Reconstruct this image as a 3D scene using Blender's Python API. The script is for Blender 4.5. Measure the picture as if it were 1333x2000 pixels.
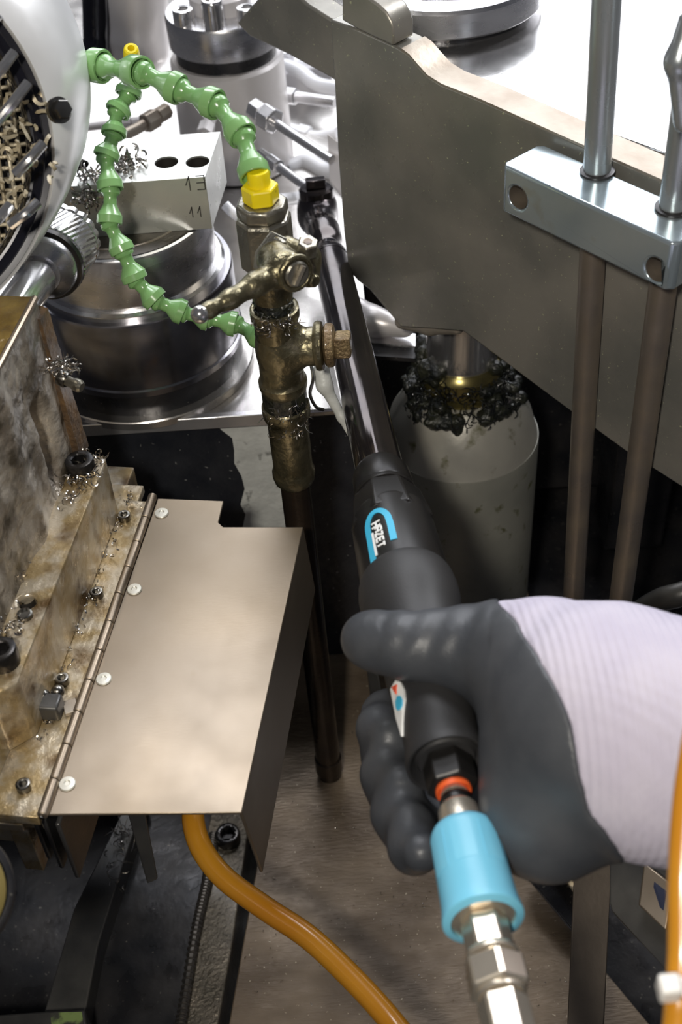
import bpy, bmesh, math, random
import numpy as np
from mathutils import Vector, Matrix, noise

for _o in list(bpy.data.objects):
    bpy.data.objects.remove(_o)
scene = bpy.context.scene
COL = scene.collection
random.seed(7)

# ------------------------------------------------------------------ camera
F, CX, CY, HC = 2457.0, 666.5, 1000.0, 0.95      # focal length in pixels of a 1333x2000 frame
_dn = np.array([184, 2550, F]); _dn = _dn / np.linalg.norm(_dn)
_fy = np.array([0, 0, 1.0]) - _dn[2] * _dn; _fy = _fy / np.linalg.norm(_fy)
MW = np.stack([np.cross(_fy, -_dn), _fy, -_dn])
CAM = np.array([0, 0, HC])
cam_data = bpy.data.cameras.new('camera')
cam_data.sensor_fit = 'VERTICAL'; cam_data.sensor_height = 36.0; cam_data.sensor_width = 24.0
cam_data.lens = F / 2000 * 36.0
cam_data.clip_start = 0.02; cam_data.clip_end = 50
cam_data.dof.use_dof = True
cam_data.dof.focus_distance = 0.83
cam_data.dof.aperture_fstop = 10.0
cam = bpy.data.objects.new('camera', cam_data); COL.objects.link(cam)
_cx, _cy, _cz = MW @ np.array([1, 0, 0]), MW @ np.array([0, -1, 0]), MW @ np.array([0, 0, -1])
cam.matrix_world = Matrix(((_cx[0], _cy[0], _cz[0], 0), (_cx[1], _cy[1], _cz[1], 0), (_cx[2], _cy[2], _cz[2], HC), (0, 0, 0, 1)))
scene.camera = cam

# ------------------------------------------------------------------ world, lamps, exposure
world = bpy.data.worlds.new('world'); scene.world = world
world.use_nodes = True
_bg = world.node_tree.nodes['Background']
_bg.inputs['Color'].default_value = (0.80, 0.84, 1.0, 1); _bg.inputs['Strength'].default_value = 0.06
scene.view_settings.view_transform = 'Standard'; scene.view_settings.look = 'None'
scene.view_settings.exposure = 0.0; scene.view_settings.gamma = 1.0
scene.view_settings.use_curve_mapping = False

def area_lamp(name, loc, target, sx, sy, power, col, shape='RECTANGLE'):
    l = bpy.data.lights.new(name, 'AREA'); l.shape = shape; l.size = sx; l.size_y = sy
    l.energy = power; l.color = col
    o = bpy.data.objects.new(name, l); COL.objects.link(o); o.location = loc
    d = Vector(target) - Vector(loc); o.rotation_euler = d.to_track_quat('-Z', 'Y').to_euler()
    return o
area_lamp('rear_work_lamp', (0.35, 2.7, 1.62), (0.05, 0.9, 0.45), 2.6, 1.25, 42, (0.93, 0.95, 1.0))
area_lamp('side_work_lamp', (1.25, 1.75, 1.75), (0.0, 0.65, 0.35), 0.25, 0.25, 20, (0.95, 0.96, 1.0))
area_lamp('camera_flash', (-0.12, -0.16, 1.15), (0.0, 0.65, 0.3), 0.06, 0.06, 6.2, (1.0, 0.94, 0.84))  # unseen flash just left of and above the camera
area_lamp('overhead_work_lamp', (-0.1, 1.65, 2.3), (-0.1, 1.25, 0.3), 0.9, 0.5, 20, (0.95, 0.96, 1.0))

# ------------------------------------------------------------------ measuring helpers (photo pixel + distance or height -> point of the place)
def ray(px, py): return MW @ np.array([(px - CX) / F, (py - CY) / F, 1.0])
def P(px, py, d): return CAM + ray(px, py) * d
def Pz(px, py, z):
    r = ray(px, py); return CAM + r * ((z - HC) / r[2])
def pix(p):
    c = MW.T @ (np.array(p, float) - CAM); return np.array([CX + F * c[0] / c[2], CY + F * c[1] / c[2], c[2]])
def dep(p): return (MW.T @ (np.array(p, float) - CAM))[2]
def RP(px, d): return px * d / F
def unit(a): a = np.array(a, float); return a / np.linalg.norm(a)
ZUP = np.array([0, 0, 1.0])
# frame of the machine on the left: v to the right, u away along the hinge
O_L = Pz(85, 1595, .36)
U_L = np.array([math.sin(.1815), math.cos(.1815), 0]); V_L = np.array([U_L[1], -U_L[0], 0])
def L(a, b, z):
    p = O_L + a * V_L + b * U_L; return np.array([p[0], p[1], z])
def abL(p): return float((p - O_L) @ V_L), float((p - O_L) @ U_L)
# frame of the bracket on the right: r along the plate towards the viewer, n out of its face
_th = math.radians(43)
U_R = np.array([math.sin(_th), -math.cos(_th), 0]); N_R = np.array([-math.cos(_th), -math.sin(_th), 0])
C_R = P(680, 530, 1.0)
def PR(px, py, off=0.0):
    c = C_R + N_R * off; r = ray(px, py); return CAM + r * (N_R @ (c - CAM)) / (N_R @ r)

# ------------------------------------------------------------------ materials
MATS = {}
def mat(name, col, rough=0.4, metal=0.0, col2=None, scale=25, stretch=(1, 1, 1), lo=.35, hi=.65, bump=0.0, bscale=300,
        bstretch=(1, 1, 1), rvar=0.0, rscale=40, spot=None, spot_scale=60, spot_lo=.6, spot_hi=.66, spot_rough=None, spot_metal=None,
        coat=0.0, spec=0.5, trans=0.0, sub=0.0, dot=None, dot_scale=500, dot_lo=.68, wave=0.0, wscale=200, wdir='X'):
    m = bpy.data.materials.new(name); m.use_nodes = True
    nt = m.node_tree; N = nt.nodes; K = nt.links
    b = N['Principled BSDF']
    b.inputs['Roughness'].default_value = rough; b.inputs['Metallic'].default_value = metal
    b.inputs['Coat Weight'].default_value = coat; b.inputs['Coat Roughness'].default_value = .12
    b.inputs['Specular IOR Level'].default_value = spec
    b.inputs['Transmission Weight'].default_value = trans
    if sub: b.inputs['Subsurface Weight'].default_value = sub; b.inputs['Subsurface Radius'].default_value = (.004, .003, .001)
    tc = N.new('ShaderNodeTexCoord')
    def tex(sc, st, detail=6):
        mp = N.new('ShaderNodeMapping'); mp.inputs['Scale'].default_value = st
        K.new(tc.outputs['Object'], mp.inputs['Vector'])
        n = N.new('ShaderNodeTexNoise'); n.inputs['Scale'].default_value = sc; n.inputs['Detail'].default_value = detail
        K.new(mp.outputs['Vector'], n.inputs['Vector']); return n.outputs['Fac']
    def ramp(src, a, c):
        r = N.new('ShaderNodeMapRange'); r.inputs['From Min'].default_value = a; r.inputs['From Max'].default_value = c
        K.new(src, r.inputs['Value']); return r.outputs['Result']
    def mix(fac, A, B):
        x = N.new('ShaderNodeMix'); x.data_type = 'RGBA'
        K.new(fac, x.inputs[0])
        for i, v_ in ((6, A), (7, B)):
            if isinstance(v_, tuple): x.inputs[i].default_value = (*v_, 1)
            else: K.new(v_, x.inputs[i])
        return x.outputs[2]
    def mixf(fac, A, B):
        x = N.new('ShaderNodeMix'); x.data_type = 'FLOAT'
        K.new(fac, x.inputs[0])
        for i, v_ in ((2, A), (3, B)):
            if isinstance(v_, (int, float)): x.inputs[i].default_value = v_
            else: K.new(v_, x.inputs[i])
        return x.outputs[0]
    c_out = None; r_out = None; m_out = None
    if col2: c_out = mix(ramp(tex(scale, stretch), lo, hi), tuple(col), tuple(col2))
    if rvar: r_out = ramp(tex(rscale, stretch, 4), .3, .7); x = mixf(r_out, max(0.03, rough - rvar), min(1, rough + rvar)); r_out = x
    if spot:
        s = ramp(tex(spot_scale, (1, 1, 1)), spot_lo, spot_hi)
        c_out = mix(s, c_out if c_out else tuple(col), tuple(spot))
        if spot_rough is not None: r_out = mixf(s, r_out if r_out else rough, spot_rough)
        if spot_metal is not None: m_out = mixf(s, metal, spot_metal)
    if dot:
        s = ramp(tex(dot_scale, (1, 1, 1), 2), dot_lo, dot_lo + .03)
        c_out = mix(s, c_out if c_out else tuple(col), tuple(dot))
    if c_out: K.new(c_out, b.inputs['Base Color'])
    else: b.inputs['Base Color'].default_value = (*col, 1)
    if r_out: K.new(r_out, b.inputs['Roughness'])
    if m_out: K.new(m_out, b.inputs['Metallic'])
    nrm = None
    if bump:
        bp = N.new('ShaderNodeBump'); bp.inputs['Strength'].default_value = bump; bp.inputs['Distance'].default_value = 0.002
        K.new(tex(bscale, bstretch), bp.inputs['Height']); nrm = bp.outputs['Normal']
    if wave:
        w = N.new('ShaderNodeTexWave'); w.bands_direction = wdir; w.inputs['Scale'].default_value = wscale; w.inputs['Distortion'].default_value = .4
        K.new(tc.outputs['Object'], w.inputs['Vector'])
        bp2 = N.new('ShaderNodeBump'); bp2.inputs['Strength'].default_value = wave; bp2.inputs['Distance'].default_value = 0.001
        K.new(w.outputs['Fac'], bp2.inputs['Height'])
        if nrm: K.new(nrm, bp2.inputs['Normal'])
        nrm = bp2.outputs['Normal']
    if nrm: K.new(nrm, b.inputs['Normal'])
    MATS[name] = m
    return m

M_steel = mat('brushed_steel', (.285, .228, .165), .42, .85, col2=(.36, .30, .235), scale=9, stretch=(1, 1, 1), rvar=.07, rscale=14, bump=.03, bscale=600, bstretch=(.3, 1.5, 1), spot=(.30, .24, .16), spot_scale=16, spot_lo=.66, spot_hi=.80)
M_polish = mat('polished_steel', (.78, .77, .76), .16, .92, col2=(.70, .69, .69), scale=30, rvar=.05, bump=.02, bscale=600)
M_turned = mat('turned_steel', (.68, .67, .68), .27, .95, col2=(.52, .52, .55), scale=12, stretch=(1, 1, 3), rvar=.06, bump=.02, bscale=700, bstretch=(.05, .05, 1))
M_gunmetal = mat('black_gunmetal', (.055, .05, .055), .13, .85, col2=(.10, .085, .08), scale=15, rvar=.05)
M_chrome = mat('dark_chrome', (.30, .28, .28), .10, 1)
M_bright = mat('bright_nickel', (.78, .70, .58), .26, .82, rvar=.05)
M_dark = mat('oily_black_steel', (.018, .019, .023), .32, .35, col2=(.045, .042, .042), scale=22, rvar=.12, bump=.12, bscale=160, dot=(.16, .15, .13), dot_scale=260, dot_lo=.70)
M_darkgrey = mat('dark_grey_steel', (.07, .07, .072), .38, .55, col2=(.12, .115, .105), scale=20, rvar=.1, bump=.08, bscale=250)
M_bracket = mat('oiled_dark_plate', (.235, .23, .205), .30, .45, col2=(.36, .335, .29), scale=14, rvar=.09, rscale=20, bump=1.0, bscale=8, dot=(.62, .62, .42), dot_scale=430, dot_lo=.70)
M_flamecut = mat('scaled_plate_edge', (.34, .28, .22), .42, .6, col2=(.46, .41, .34), scale=30, rvar=.08, bump=.1, bscale=200)
M_bar = mat('pale_blue_zinc', (.46, .56, .61), .2, .72, col2=(.54, .62, .66), scale=16, spot=(.40, .36, .20), spot_scale=22, spot_lo=.62, spot_hi=.78, rvar=.05)
M_rod = mat('rod_steel', (.48, .52, .54), .30, .7, col2=(.40, .42, .42), scale=20, rvar=.06)
M_rodold = mat('stained_rod_steel', (.29, .25, .22), .36, .7, col2=(.36, .30, .235), scale=35, rvar=.1, bump=.12, bscale=200)
M_cyl = mat('greygreen_cylinder_paint', (.22, .22, .19), .40, .2, col2=(.28, .275, .235), scale=18, rvar=.08, bump=.06, bscale=260, spot=(.085, .085, .03), spot_scale=70, spot_lo=.63, spot_hi=.72)
M_sludge = mat('black_oil_sludge', (.007, .009, .010), .2, .1, col2=(.026, .028, .016), scale=120, bump=.8, bscale=380, coat=.25)
M_shoulder = mat('lightened_bare_shoulder', (.36, .345, .30), .36, .3, col2=(.44, .42, .36), scale=20, rvar=.08, bump=.06, bscale=260, spot=(.12, .115, .05), spot_scale=60, spot_lo=.62, spot_hi=.74)  # bare finish, with the light on its upward slope mixed into the colour
M_post = mat('dark_brown_post_steel', (.085, .068, .052), .42, .35, col2=(.14, .112, .085), scale=18, bump=.1, bscale=260)
M_chip = mat('metal_shavings', (.62, .60, .58), .25, 1, col2=(.40, .36, .30), scale=60)
M_chipdark = mat('dark_oily_shavings', (.10, .11, .11), .2, .8, col2=(.03, .03, .03), scale=90)
M_cast = mat('rough_cast_iron', (.22, .185, .145), .40, .3, col2=(.50, .45, .38), scale=34, stretch=(1.6, 1.6, .7), lo=.40, hi=.64, rvar=.16, rscale=60, bump=.8, bscale=170, spot=(.085, .07, .05), spot_scale=45, spot_lo=.52, spot_hi=.68, coat=.15)
M_rust = mat('rusty_edge', (.20, .115, .05), .48, .3, col2=(.10, .07, .05), scale=90, bump=.7, bscale=260, coat=.3)
M_ochre = mat('oil_stained_plate', (.38, .28, .14), .34, .45, col2=(.52, .45, .34), scale=48, stretch=(1.5, 1.5, 1), lo=.42, hi=.60, rvar=.16, bump=.5, bscale=170, spot=(.13, .075, .025), spot_scale=38, spot_lo=.54, spot_hi=.68, coat=.35)
M_ochretop = mat('oily_brown_casting_top', (.30, .20, .05), .22, .2, col2=(.16, .10, .03), scale=60, bump=.9, bscale=110, coat=.8)
M_bed = mat('brown_bed_plate', (.13, .096, .066), .40, .35, col2=(.32, .25, .18), scale=9, stretch=(1, 1.7, 1), lo=.38, hi=.66, rvar=.1, bump=.35, bscale=330, bstretch=(.35, 1.6, 1), dot=(.55, .48, .36), dot_scale=420, dot_lo=.715)
M_rail = mat('wet_textured_rail', (.13, .115, .09), .3, .6, col2=(.22, .19, .15), scale=60, bump=1.0, bscale=300, coat=.3)
M_weld = mat('weld_metal', (.22, .20, .175), .3, .9, col2=(.12, .11, .10), scale=90)
M_green = mat('green_hose_plastic', (.19, .41, .135), .26, 0, col2=(.25, .48, .18), scale=30, coat=.5, spec=.55, dot=(.05, .09, .03), dot_scale=160, dot_lo=.735)
M_yellow = mat('yellow_plastic', (.95, .78, .006), .34, 0, col2=(.90, .70, .01), scale=40, spot=(.18, .10, .01), spot_scale=130, spot_lo=.66, spot_hi=.71)
M_valve = mat('grimy_brass_valve', (.165, .145, .085), .30, .85, col2=(.30, .265, .165), scale=55, lo=.36, hi=.68, rvar=.1, bump=.42, bscale=240, spot=(.05, .042, .02), spot_scale=75, spot_lo=.54, spot_hi=.70, coat=.3, dot=(.45, .41, .30), dot_scale=700, dot_lo=.71)
M_valvehex = mat('grimy_nickel_valve', (.25, .235, .195), .30, .85, col2=(.38, .36, .30), scale=45, rvar=.08, bump=.2, bscale=260, spot=(.09, .07, .04), spot_scale=65, spot_lo=.58, spot_hi=.72, coat=.2)
M_rustfit = mat('rusty_fitting', (.19, .13, .07), .42, .6, col2=(.30, .22, .11), scale=110, bump=.8, bscale=420, coat=.2)
M_pipe = mat('dark_oiled_pipe', (.022, .016, .014), .2, .5, col2=(.045, .032, .022), scale=35, rvar=.08, bump=.15, bscale=220)
M_toolblk = mat('satin_black_tool', (.016, .015, .0145), .34, .3, col2=(.021, .019, .018), scale=18, bump=.03, bscale=900)
M_rubber = mat('black_rubber_grip', (.021, .021, .023), .52, 0, col2=(.029, .028, .028), scale=20, bump=.06, bscale=700)
M_bluepr = mat('cyan_print', (.05, .47, .72), .45)
M_white = mat('white_print', (.90, .90, .88), .45)
M_redpr = mat('red_print', (.80, .10, .04), .45)
M_sleeve = mat('light_blue_coupling_plastic', (.18, .56, .77), .36, 0, col2=(.21, .60, .80), scale=20, sub=.0, coat=.1)
M_orange = mat('orange_ring', (.85, .13, .03), .4)
M_glove = mat('black_nitrile_coating', (.046, .050, .058), .43, 0, col2=(.070, .074, .082), scale=30, bump=.10, bscale=900, rvar=.06, rscale=50)
M_knit = mat('lilac_knit', (.53, .49, .59), .92, 0, col2=(.58, .54, .63), scale=45, bump=.25, bscale=1500, wave=.3, wscale=88, wdir='X')
M_amber = mat('amber_hose_plastic', (.48, .19, .012), .26, 0, col2=(.55, .25, .018), scale=14, coat=.4, sub=.0)
M_ziptie = mat('white_tie_plastic', (.78, .76, .72), .4)
M_guard = mat('guard_sheet_metal', (.86, .86, .86), .34, .35, col2=(.80, .80, .79), scale=16, rvar=.06, bump=.04, bscale=60)
M_blackgloss = mat('black_gloss_rim', (.012, .012, .018), .12, .2)
M_mesh = mat('tan_chip_guard', (.40, .33, .21), .4, .2, col2=(.55, .49, .36), scale=80, bump=.5, bscale=150)
M_white_paint = mat('pale_grey_paint', (.62, .61, .63), .4, .1)
M_tabletop = mat('ground_table_steel', (.58, .56, .54), .24, .9, col2=(.48, .46, .44), scale=18, rvar=.06, bump=.04, bscale=200)
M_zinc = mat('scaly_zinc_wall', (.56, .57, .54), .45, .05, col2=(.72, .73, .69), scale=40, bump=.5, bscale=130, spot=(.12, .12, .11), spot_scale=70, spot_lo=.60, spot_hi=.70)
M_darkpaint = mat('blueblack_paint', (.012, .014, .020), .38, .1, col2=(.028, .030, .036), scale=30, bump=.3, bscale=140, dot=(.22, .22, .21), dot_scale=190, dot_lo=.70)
M_ringshade = mat('shaded_ring_top', (.10, .085, .065), .45, .5, col2=(.05, .045, .04), scale=40, bump=.2, bscale=200)  # dark tone for the shade on the fixture's top face
M_darkturned = mat('dark_turned_steel', (.20, .20, .225), .22, .95, col2=(.30, .29, .31), scale=12, stretch=(1, 1, 3), rvar=.05, bump=.02, bscale=700, bstretch=(.05, .05, 1))
M_block = mat('ground_block_steel', (.50, .51, .48), .30, .6, col2=(.58, .59, .56), scale=14, rvar=.06, bump=.03, bscale=400)
M_gland = mat('oily_brass', (.24, .20, .07), .26, .8, col2=(.15, .13, .06), scale=60)
M_rivet = mat('pale_aluminium_rivet', (.72, .70, .62), .42, .5)
M_bolt = mat('black_oxide_bolt', (.035, .035, .038), .26, .8, col2=(.06, .055, .05), scale=60)
M_boltsteel = mat('steel_bolt', (.30, .29, .27), .26, 1, col2=(.18, .17, .15), scale=60)
M_green_paint = mat('green_flaking_paint', (.22, .30, .10), .5, 0, col2=(.05, .05, .04), scale=60, lo=.45, hi=.55)
M_olive = mat('ochre_painted_guard', (.20, .155, .05), .5)
M_drum = mat('satin_drum_metal', (.74, .71, .70), .34, .3, col2=(.66, .63, .62), scale=10, rvar=.05)
M_fitting = mat('bright_fitting_steel', (.80, .79, .80), .26, .85, col2=(.66, .65, .66), scale=40)
M_clear = mat('pale_plastic_tube', (.80, .80, .82), .3, 0, coat=.3)
M_glass = mat('gauge_window', (.03, .035, .06), .08, 0, coat=.5)
M_hole = mat('hole_inside_dark', (.05, .045, .04), .5, .4)

# ------------------------------------------------------------------ mesh helpers
class MB:
    """collects shapes, in world coordinates, for ONE mesh object"""
    def __init__(s): s.v = []; s.f = []
    def add(s, verts, faces):
        o = len(s.v); s.v += [tuple(map(float, p)) for p in verts]; s.f += [tuple(i + o for i in f) for f in faces]; return s
    def box(s, c, ax, ay, az, hx, hy, hz):
        c = np.array(c, float); ax, ay, az = map(np.array, (ax, ay, az)); vs = []
        for k in (-1, 1):
            for j in (-1, 1):
                for i in (-1, 1): vs.append(c + ax * hx * i + ay * hy * j + az * hz * k)
        return s.add(vs, [(0, 2, 3, 1), (4, 5, 7, 6), (0, 1, 5, 4), (2, 6, 7, 3), (0, 4, 6, 2), (1, 3, 7, 5)])
    def prism(s, top, vec):
        n = len(top); vs = [np.array(p, float) for p in top]; vs += [p + np.array(vec, float) for p in vs[:n]]
        fs = [tuple(range(n)), tuple(range(2 * n - 1, n - 1, -1))]
        for i in range(n): j = (i + 1) % n; fs.append((i, i + n, j + n, j))
        return s.add(vs, fs)
    def rings(s, rings, cap0=True, cap1=True, closed=False):
        n = len(rings[0]); vs = [p for r in rings for p in r]; fs = []
        m = len(rings)
        for k in range(m if closed else m - 1):
            k2 = (k + 1) % m
            for i in range(n):
                j = (i + 1) % n; fs.append((k * n + i, k * n + j, k2 * n + j, k2 * n + i))
        if cap0 and not closed: fs.append(tuple(range(n - 1, -1, -1)))
        if cap1 and not closed: fs.append(tuple(range((m - 1) * n, m * n)))
        return s.add(vs, fs)
    def lathe(s, a, axis, prof, n=40, cap0=True, cap1=True, flat=None, ph=0.0, ex=None):
        """prof: (distance along axis, radius)"""
        a = np.array(a, float); e1, e2, w = frame(axis, ex); rr = []
        for t, r in prof:
            rr.append([a + w * t + (e1 * math.cos(ph + 2 * math.pi * i / n) + e2 * math.sin(ph + 2 * math.pi * i / n)) * r for i in range(n)])
        return s.rings(rr, cap0, cap1)
    def tube(s, pts, rad, n=16, cap=True):
        pts = [np.array(p, float) for p in pts]; m = len(pts)
        if not hasattr(rad, '__len__'): rad = [rad] * m
        tang = [unit(pts[min(i + 1, m - 1)] - pts[max(i - 1, 0)]) for i in range(m)]
        e1, _, _ = frame(tang[0]); rr = []
        for i in range(m):
            e1 = unit(e1 - tang[i] * (e1 @ tang[i])); e2 = np.cross(tang[i], e1)
            rr.append([pts[i] + (e1 * math.cos(2 * math.pi * k / n) + e2 * math.sin(2 * math.pi * k / n)) * rad[i] for k in range(n)])
        return s.rings(rr, cap, cap)
    def sphere(s, c, r, n=20, m=12, sq=(1, 1, 1)):
        c = np.array(c, float); rr = []
        for k in range(m + 1):
            t = math.pi * k / m; q = max(math.sin(t), 1e-3)
            rr.append([c + np.array([math.cos(2 * math.pi * i / n) * q * sq[0], math.sin(2 * math.pi * i / n) * q * sq[1], -math.cos(t) * sq[2]]) * r for i in range(n)])
        return s.rings(rr)
    def torus(s, c, axis, R, r, n=48, m=12):
        c = np.array(c, float); e1, e2, w = frame(axis); rr = []
        for i in range(n):
            a = 2 * math.pi * i / n; d = e1 * math.cos(a) + e2 * math.sin(a)
            rr.append([c + d * (R + r * math.cos(2 * math.pi * k / m)) + w * r * math.sin(2 * math.pi * k / m) for k in range(m)])
        return s.rings(rr, closed=True)

def frame(axis, ex=None):
    w = unit(axis)
    t = np.array(ex, float) if ex is not None else (np.array([1, 0, 0.0]) if abs(w[0]) < .8 else np.array([0, 1, 0.0]))
    e1 = unit(t - w * (t @ w)); return e1, np.cross(w, e1), w

def spline(pts, k=8):
    pts = [np.array(p, float) for p in pts]; out = []
    q = [2 * pts[0] - pts[1]] + pts + [2 * pts[-1] - pts[-2]]
    for i in range(1, len(q) - 2):
        for j in range(k):
            t = j / k
            out.append(.5 * ((2 * q[i]) + (q[i + 1] - q[i - 1]) * t + (2 * q[i - 1] - 5 * q[i] + 4 * q[i + 1] - q[i + 2]) * t * t + (3 * q[i] - q[i - 1] - 3 * q[i + 1] + q[i + 2]) * t ** 3))
    return out + [pts[-1]]

def build(name, mb, material, parent=None, label=None, cat=None, group=None, kind=None, bevel=0.0, bseg=2, angle=32, flat=False, share=None):
    if isinstance(mb, MB): vs, fs = np.array(mb.v, float), mb.f
    else: vs, fs = np.array(mb[0], float), mb[1]
    lo, hi = vs.min(0), vs.max(0); c = (lo + hi) / 2
    if parent is None: c[2] = lo[2]
    me = bpy.data.meshes.new(name); me.from_pydata((vs - c).tolist(), [], fs); me.validate()
    bm = bmesh.new(); bm.from_mesh(me); bmesh.ops.recalc_face_normals(bm, faces=bm.faces[:]); bm.to_mesh(me); bm.free()
    if not flat:
        me.polygons.foreach_set('use_smooth', [True] * len(me.polygons))
        me.set_sharp_from_angle(angle=math.radians(angle))
    me.materials.append(material)
    o = bpy.data.objects.new(name, me); COL.objects.link(o)
    set_parent(o, parent, c)
    if bevel:
        b = o.modifiers.new('bevel', 'BEVEL'); b.width = bevel; b.segments = bseg; b.limit_method = 'ANGLE'; b.angle_limit = math.radians(38); b.harden_normals = False
    tag(o, label, cat, group, kind)
    return o
def set_parent(o, parent, c):
    """c: the wanted world position; things never carry rotation, so parents only shift"""
    c = np.array(c, float)
    if parent is not None:
        o.parent = parent; w = np.zeros(3); q = parent
        while q is not None: w = w + np.array(q.location); q = q.parent
        c = c - w
    o.location = c
def tag(o, label=None, cat=None, group=None, kind=None):
    if label: o['label'] = label
    if cat: o['category'] = cat
    if group: o['group'] = group
    if kind: o['kind'] = kind
    return o
def thing(name, loc, label, cat, group=None, kind=None):
    o = bpy.data.objects.new(name, None); COL.objects.link(o); o.empty_display_size = .01
    o.location = np.array(loc, float); return tag(o, label, cat, group, kind)

def hexprof(mb, a, axis, t0, t1, across, ph=0.0, n=6, ch=.06, ex=None):
    """a hexagon nut with chamfered ends; across = corner radius"""
    h = t1 - t0; c = min(abs(h) * .18, across * .12) * (1 if h > 0 else -1)
    mb.lathe(a, axis, [(t0, across * .90), (t0 + c, across), (t1 - c, across), (t1, across * .90)], n, ph=ph, ex=ex); return mb

def socket_screw(name, base, axis, r, h, material, parent=None, label=None, cat=None, group=None):
    """cap screw: knurled head with a hexagon recess; base = centre of the underside"""
    n = 24; e1, e2, w = frame(axis); base = np.array(base, float)
    ring = lambda t, rad, hexa=False: [base + w * t + (e1 * math.cos(2 * math.pi * i / n) + e2 * math.sin(2 * math.pi * i / n)) * (rad * (math.cos(math.pi / 6) / math.cos(((2 * math.pi * i / n) % (math.pi / 3)) - math.pi / 6) if hexa else 1)) for i in range(n)]
    mb = MB().rings([ring(0, r), ring(h * .86, r), ring(h * .97, r * .94), ring(h, r * .86), ring(h, r * .60), ring(h * .93, r * .56, True), ring(h * .38, r * .54, True)], True, True)
    return build(name, mb, material, parent, label, cat, group, angle=35)

def chips(name, pts, nchips, rlen, material, label, cat='shavings', seed=1, spread=.004, th=.00035, curl=1.0, zup=.002, group=None, parent=None):
    """a pile of curled metal shavings: nobody could count them"""
    rnd = random.Random(seed); mb = MB()
    for i in range(nchips):
        p = np.array(rnd.choice(pts), float) + np.array([rnd.gauss(0, spread), rnd.gauss(0, spread), abs(rnd.gauss(0, zup))])
        ln = rlen * rnd.uniform(.4, 1.6); cr = ln / rnd.uniform(1.2, 5) / curl
        d = unit([rnd.gauss(0, 1), rnd.gauss(0, 1), rnd.gauss(0, .45)]); e1, e2, w = frame(d)
        a0 = rnd.uniform(0, 6.28); k = 6; q = []
        for j in range(k):
            t = j / (k - 1); a = a0 + ln / cr * t
            q.append(p + e1 * cr * (math.cos(a) - math.cos(a0)) + e2 * cr * (math.sin(a) - math.sin(a0)) + w * ln * .35 * t)
        mb.tube(q, [th * (1.3 if 0 < j < k - 1 else .5) for j in range(k)], 3)
    return build(name, mb, material, parent, label, cat, group, 'stuff', flat=False, angle=80)

# smooth implicit bodies -> surface nets
def sdf_cone(X, a, b, ra, rb):
    a, b = np.array(a, float), np.array(b, float); ba = b - a; l2 = ba @ ba
    pa = X - a; t = np.clip((pa @ ba) / l2, 0, 1)
    return np.linalg.norm(pa - t[..., None] * ba, axis=-1) - (ra + (rb - ra) * t)
def smin(a, b, k):
    h = np.clip(.5 + .5 * (b - a) / k, 0, 1); return b + (a - b) * h - k * h * (1 - h)
def surface_nets(vol, org, h):
    ins = vol < 0; nx, ny, nz = vol.shape
    cnt = np.zeros((nx - 1, ny - 1, nz - 1), np.int8)
    for i in (0, 1):
        for j in (0, 1):
            for k in (0, 1): cnt += ins[i:nx - 1 + i, j:ny - 1 + j, k:nz - 1 + k]
    act = (cnt > 0) & (cnt < 8); idx = -np.ones(act.shape, int); cells = np.argwhere(act); idx[act] = np.arange(len(cells))
    acc = np.zeros((len(cells), 3)); num = np.zeros(len(cells))
    cor = [(i, j, k) for i in (0, 1) for j in (0, 1) for k in (0, 1)]
    for a in cor:
        for ax in range(3):
            if a[ax]: continue
            b = list(a); b[ax] = 1
            va = vol[tuple((cells + a).T)]; vb = vol[tuple((cells + b).T)]
            x = (va < 0) != (vb < 0); t = np.where(x, va / np.where(x, va - vb, 1), 0)
            p = np.tile(np.array(a, float), (len(cells), 1)); p[:, ax] += t
            acc[x] += p[x]; num[x] += 1
    V = (cells + acc / num[:, None]) * h + org
    Fs = []
    for ax in range(3):
        o1, o2 = [(1, 2), (2, 0), (0, 1)][ax]
        sl0 = [slice(None)] * 3; sl1 = [slice(None)] * 3; sl0[ax] = slice(0, -1); sl1[ax] = slice(1, None)
        x = ins[tuple(sl0)] != ins[tuple(sl1)]
        e = np.argwhere(x); ok = (e[:, o1] > 0) & (e[:, o2] > 0)
        for q in (o1, o2): ok &= e[:, q] < vol.shape[q] - 1
        e = e[ok]; flip = ins[tuple(e.T)]
        d1 = np.zeros(3, int); d1[o1] = 1; d2 = np.zeros(3, int); d2[o2] = 1
        quad = np.stack([idx[tuple((e - d1 - d2).T)], idx[tuple((e - d2).T)], idx[tuple(e.T)], idx[tuple((e - d1).T)]], 1)
        quad = np.where(flip[:, None], quad, quad[:, ::-1]); Fs.append(quad)
    return V, np.concatenate(Fs)
def implicit(cones, k, h, pad=.02, extra=None):
    pts = np.array([c[0] for c in cones] + [c[1] for c in cones]); rm = max(max(c[2], c[3]) for c in cones)
    lo, hi = pts.min(0) - rm - pad, pts.max(0) + rm + pad
    g = [np.arange(lo[i], hi[i], h) for i in range(3)]
    X = np.stack(np.meshgrid(*g, indexing='ij'), -1); vol = None
    for c in cones:
        d = sdf_cone(X, *c[:4]); kk = c[4] if len(c) > 4 else k
        vol = d if vol is None else smin(vol, d, kk)
    if extra is not None: vol = extra(X, vol)
    return surface_nets(vol, lo, h)

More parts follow.
